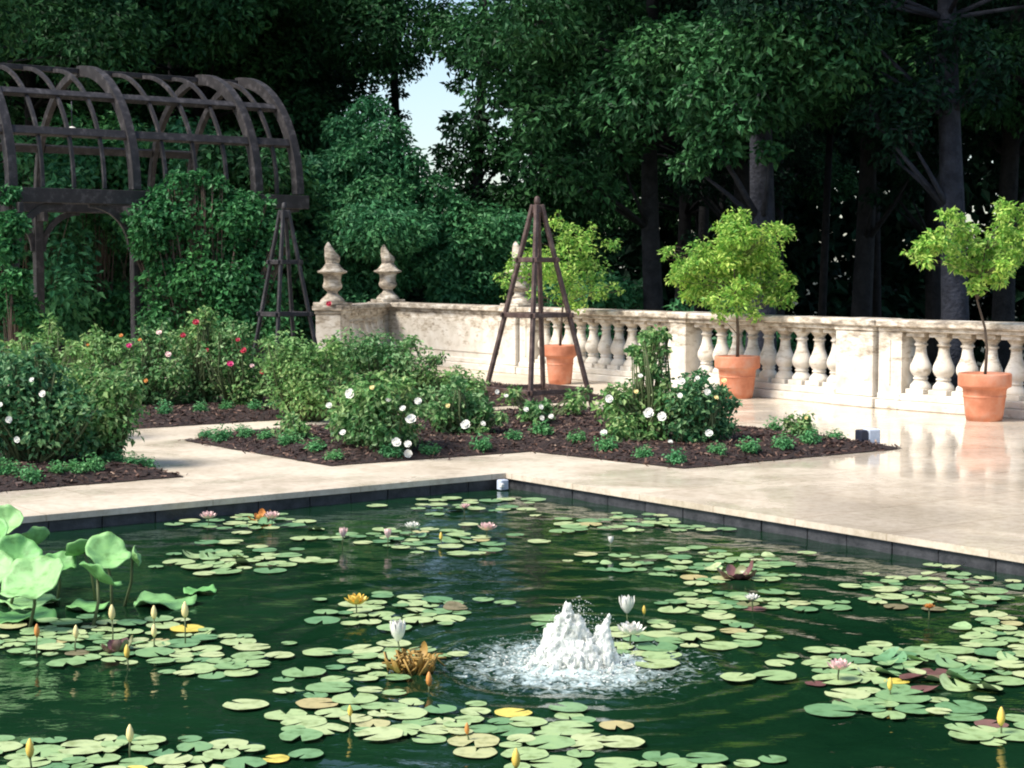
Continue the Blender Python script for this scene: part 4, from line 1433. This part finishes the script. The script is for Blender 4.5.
for _ in range(2400):
    a = rg.uniform(0, 2 * PI); r = abs(rg.normal()) * .11
    s = rg.uniform(.0008, .0028)
    p = Vector((r * math.cos(a) + .02, r * math.sin(a), min(.30, abs(rg.normal()) * .13) * max(.1, 1 - r * 2.2)))
    mb.add([p + v * s for v in iv], jf, True)
tag(mb.build('foam', M['foam'], t), kind='stuff')

# ------------------------------------------------------------------ woodland
def in_gap(p, r):
    q = px_of(p); k = r * F / q[2] * .9
    return 402 - k < q[0] < 438 + k and 85 - k < q[1] < 160 + k
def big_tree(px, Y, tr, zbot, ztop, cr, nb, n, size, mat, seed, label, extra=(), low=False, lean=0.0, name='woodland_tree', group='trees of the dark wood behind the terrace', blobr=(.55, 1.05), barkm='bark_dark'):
    rg = np.random.default_rng(seed)
    b0 = dp(px, 300, Y)
    gz = ground_z(b0.x, Y)
    base = Vector((b0.x, Y, gz))
    t = empty(name, base, label, 'tree', group)
    H = ztop - gz
    pts, rad = [], []
    for k in range(9):
        u = k / 8
        pts.append(Vector((lean * u * u + .12 * math.sin(u * 5 + seed), .1 * math.sin(u * 4 + seed * 2), u * H * .86)))
        rad.append(tr * (1 - .78 * u) + (.25 * tr if k == 0 else 0))
    blobs = []
    for i in range(nb):
        u = rg.random()
        z = zbot + (ztop - zbot) * u
        rmax = cr * math.sqrt(max(.05, 1 - (abs(u - .42) / .62) ** 2.2))
        a = rg.uniform(0, 2 * PI); r = rmax * rg.uniform(.25, 1) ** .6
        br = rg.uniform(*blobr)
        if in_gap(base + Vector((r * math.cos(a) + lean * u, r * math.sin(a), z - gz)), br): continue
        blobs.append((r * math.cos(a) + lean * u, r * math.sin(a), z - gz, br, br, br * rg.uniform(.5, .75)))
    for (ex, ey, er, edy) in extra:
        c = dp(ex, ey, Y + edy) - base
        r = er / F * (Y + edy)
        blobs.append((c.x, c.y, c.z, r, r, r * .65))
    tree_parts(t, base, pts, rad, blobs, n, size, M[mat], rg, M[barkm], shell=.55, aspect=.5, outward=.9, upb=.5, reach=1.15)
    return t
deep_trunk = []
def place_copy(src, px, Y, rz, s, label):
    c = copy_tree(src)
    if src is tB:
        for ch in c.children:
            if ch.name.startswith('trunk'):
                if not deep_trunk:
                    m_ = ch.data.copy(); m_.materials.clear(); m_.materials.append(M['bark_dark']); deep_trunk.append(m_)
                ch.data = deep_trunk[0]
    b0 = dp(px, 300, Y)
    c.location = (b0.x, Y, ground_z(b0.x, Y))
    c.rotation_euler = (0, 0, rz)
    c.scale = (s, s, s)
    c['label'] = label
    return c
# the two great trunks behind the balustrade
tA = big_tree(755, 25.5, .24, 4.6, 12.5, 3.0, 30, 46000, .135, 'l_dark', 51, 'tall tree whose thick blue-grey trunk rises behind the full citrus tree',
    extra=[(725, 70, 34, -1), (760, 85, 34, -1.3), (700, 95, 28, -1), (740, 115, 30, -1.2), (775, 110, 24, -1), (705, 130, 24, -.8), (720, 150, 22, -.8), (770, 150, 16, -1), (690, 165, 18, -.5), (728, 30, 30, 0)], barkm='bark')
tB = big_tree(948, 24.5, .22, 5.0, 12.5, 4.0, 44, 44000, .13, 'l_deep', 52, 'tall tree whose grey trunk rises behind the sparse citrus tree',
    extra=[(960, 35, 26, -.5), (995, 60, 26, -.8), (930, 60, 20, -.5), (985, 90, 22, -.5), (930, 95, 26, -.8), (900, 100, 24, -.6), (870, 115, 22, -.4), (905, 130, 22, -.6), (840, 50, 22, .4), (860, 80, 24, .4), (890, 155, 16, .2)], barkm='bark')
tC = big_tree(655, 30, .20, 4.2, 13, 4.5, 54, 60000, .14, 'l_dark', 53, 'dark broad tree between the brown trellis and the full citrus tree',
    extra=[(600, 60, 34, -1), (560, 40, 34, -1), (520, 80, 30, -1), (545, 120, 34, -1.5), (585, 110, 30, -1), (620, 150, 26, -1), (570, 170, 26, -1), (600, 190, 20, -1), (640, 70, 30, 0), (640, 120, 24, 0), (670, 50, 30, 0), (530, 160, 26, -1), (490, 100, 24, -1), (480, 60, 20, -1), (610, 10, 30, 0), (530, 10, 34, -.5)])
tD = big_tree(480, 36, .18, 3.0, 12, 3.4, 20, 42000, .14, 'l_dark', 54, 'dark tree right of the sky gap, its clumps hanging over the wall urns',
    extra=[(452, 55, 11, 0), (440, 30, 12, 0), (458, 85, 10, 0), (450, 120, 9, 0), (440, 150, 8, 0), (470, 130, 26, 0), (500, 150, 30, 0), (460, 165, 24, 0), (520, 200, 30, 0), (480, 200, 26, 0), (560, 210, 26, .3), (440, 15, 22, 0), (500, 30, 30, 0), (470, 60, 24, 0), (540, 245, 24, .5), (600, 245, 20, .5)], blobr=(.7, 1.2))
# paler broad tree in the middle left
tE = big_tree(385, 32.2, .16, 0.4, 4.2, 2.2, 12, 46000, .115, 'l_mid', 55, 'paler blue-green tree with a low full crown behind the two wall urns',
    extra=[(370, 110, 18, 0), (345, 130, 20, 0), (385, 135, 24, -.3), (360, 160, 28, -.6), (400, 165, 26, -.4), (330, 170, 24, 0), (425, 190, 26, -.3), (380, 195, 30, -1), (340, 205, 28, -.8), (315, 215, 20, 0), (450, 215, 26, -.4), (410, 228, 28, -1), (365, 240, 28, -1), (320, 250, 26, -.5), (460, 250, 26, -.6), (430, 268, 24, -1), (390, 275, 26, -1), (350, 280, 26, -1), (480, 280, 24, -.6), (310, 285, 20, -.5), (450, 292, 20, -1), (500, 260, 16, -.5)], blobr=(.5, .9))
tF = big_tree(392, 41, .17, 6.6, 13, 2.6, 18, 16000, .16, 'l_dark', 56, 'thin dark tree standing against the bright sky gap',
    extra=[(370, 20, 24, 0), (400, 15, 22, 0), (350, 50, 26, 0), (385, 60, 16, 0), (335, 80, 22, 0), (360, 85, 16, 0), (345, 15, 26, 0), (395, 92, 9, 0), (425, 40, 12, 0), (412, 60, 9, 0), (405, 115, 6, 0)], blobr=(.6, 1.0))
# left, behind the pergola
tG = big_tree(200, 37, .20, 3.4, 12.5, 4.2, 48, 50000, .15, 'l_dark', 57, 'dark tree above the right end of the pergola roof',
    extra=[(250, 40, 30, -1), (290, 60, 28, -1), (220, 60, 26, -1), (300, 100, 20, -1), (280, 20, 30, -1), (190, 40, 28, -1), (310, 35, 24, -.5), (255, 80, 24, -1), (310, 130, 18, 0), (300, 160, 18, 0)])
tH = big_tree(40, 34, .20, 3.6, 12, 4.2, 48, 48000, .14, 'l_dark', 58, 'dark tree above the left end of the pergola roof',
    extra=[(60, 30, 30, -1), (20, 50, 28, -1), (110, 40, 28, -1), (150, 20, 28, 0), (10, 15, 26, 0)])
# low bushes seen through the pergola and over the wall foot
shr = []
for i, (px, Y, w, top, mat, lab) in enumerate([
    (20, 29.5, 60, 150, 'l_mid', 'green bush seen through the left bays of the pergola'),
    (95, 30.5, 60, 140, 'l_vine', 'bright green bush seen under the pergola beam left of the climber'),
    (170, 31, 60, 130, 'l_mid', 'green bush behind the middle bay of the pergola'),
    (245, 30.5, 56, 150, 'l_dark', 'dark bush behind the right bay of the pergola'),
    (300, 32, 50, 175, 'l_mid', 'blue-green bush between the pergola end and the end urn')]):
    rg = random.Random(i + 5)
    bl = [(px + rg.uniform(-w, w) * .8, rg.uniform(top, 340), rg.uniform(20, 34)) for _ in range(24)]
    shrub_from_px('woodland_bush', lab, 'bush', bl, Y, 8500, .15, mat, 80 + i, 'bushes under the trees', ground=-.5, dy=.9, shell=.55, aspect=.5)
for i, (px, Y, w, top, bot, mat, lab) in enumerate([
    (600, 30, 60, 285, 350, 'l_mid', 'low green bush glimpsed between the balusters behind the brown trellis'),
    (720, 27.5, 55, 310, 390, 'l_mid', 'low green bush glimpsed between the balusters behind the full citrus tree'),
    (540, 34, 60, 270, 320, 'l_dark', 'dark low bush just above the wall by the half-hidden urn')]):
    rg = random.Random(i + 25)
    bl = [(px + rg.uniform(-w, w), rg.uniform(top, bot), rg.uniform(12, 22)) for _ in range(14)]
    shrub_from_px('woodland_bush', lab, 'bush', bl, Y, 3500, .13, mat, 90 + i, 'bushes under the trees', ground=ground_z(dp(px, 300, Y).x, Y), dy=.6, shell=.5, aspect=.5)
# second and third rows
k = 0
for (src, px, Y, s, where) in [
    (tB, 860, 33, 1.05, 'between and behind the two grey trunks'), (tB, 1010, 31, 1.05, 'behind the right picture edge trees'), (tB, 745, 34, 1.05, 'in the second row behind the full citrus tree'),
    (tB, 740, 40, 1.0, 'in the second row behind the brown trellis'), (tC, 1100, 28, 1.0, 'just outside the right edge of the view'), (tH, 140, 37, 1.05, 'in the second row behind the pergola'),
    (tG, -10, 36, 1.05, 'in the second row at the left edge'), (tH, 170, 42, .95, 'in the second row left of the sky gap'), (tB, 780, 43, 1.15, 'in the third row between the grey trunks'),
    (tB, 930, 42, 1.2, 'in the third row behind the sparse citrus tree'), (tB, 680, 47, 1.1, 'in the third row behind the dark broad tree'), (tG, 700, 50, 1.1, 'in the third row right of the sky gap'),
    (tB, 1080, 40, 1.2, 'in the third row at the right edge'), (tC, 60, 46, 1.1, 'in the third row behind the pergola roof'), (tH, -80, 30, 1.0, 'just outside the left edge of the view'), (tH, -330, 36, 1.05, 'far outside the left edge of the view'), (tG, -520, 34, 1.0, 'farthest outside the left edge of the view'), (tC, 220, 50, 1.1, 'in the far row above the pergola end')]:
    k += 1
    place_copy(src, px, Y, k * 1.9, s, f'dark woodland tree {where}')
# far wood as one mass
rg = np.random.default_rng(33)
bl = []
for _ in range(900):
    Y = rg.uniform(52, 70); px = rg.uniform(-260, 1300)
    z = rg.uniform(-3.2, 13)
    p = dp(px, 300, Y)
    q = px_of((p.x, Y, z))
    r = rg.uniform(1.2, 2.4)
    if 392 - r * 34 - 12 < q[0] < 452 + r * 34 + 12 and -20 < q[1] < 215 : continue
    if 540 < q[0] < 1040 and 195 < q[1] < 240 and rg.random() < .2: continue
    if 340 < q[0] < 470 and q[1] < 90 and rg.random() < .6: continue
    bl.append((p.x, Y, z, r, r, r * .8))
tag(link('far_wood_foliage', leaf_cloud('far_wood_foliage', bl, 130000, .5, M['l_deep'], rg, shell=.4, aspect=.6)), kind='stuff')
mb = MB(); rr = random.Random(6)
for i in range(5):
    Y = rr.uniform(38, 50); px = rr.uniform(-50, 1080)
    if 385 < px < 460: continue
    p = dp(px, 300, Y); r = rr.uniform(.08, .2)
    x2 = p.x + rr.uniform(-.6, .6)
    g0 = ground_z(p.x, Y)
    o = MB().tube([(0, 0, -.1), ((x2 - p.x) * .4, 0, 5), (x2 - p.x, 0, 11)], [r, r * .8, r * .5], 8).build('bare_trunk', M['bark_dark'])
    o.location = (p.x, Y, g0)
    tag(o, 'slender dark trunk standing deep in the wood', 'tree trunk', 'slender trunks deep in the wood')
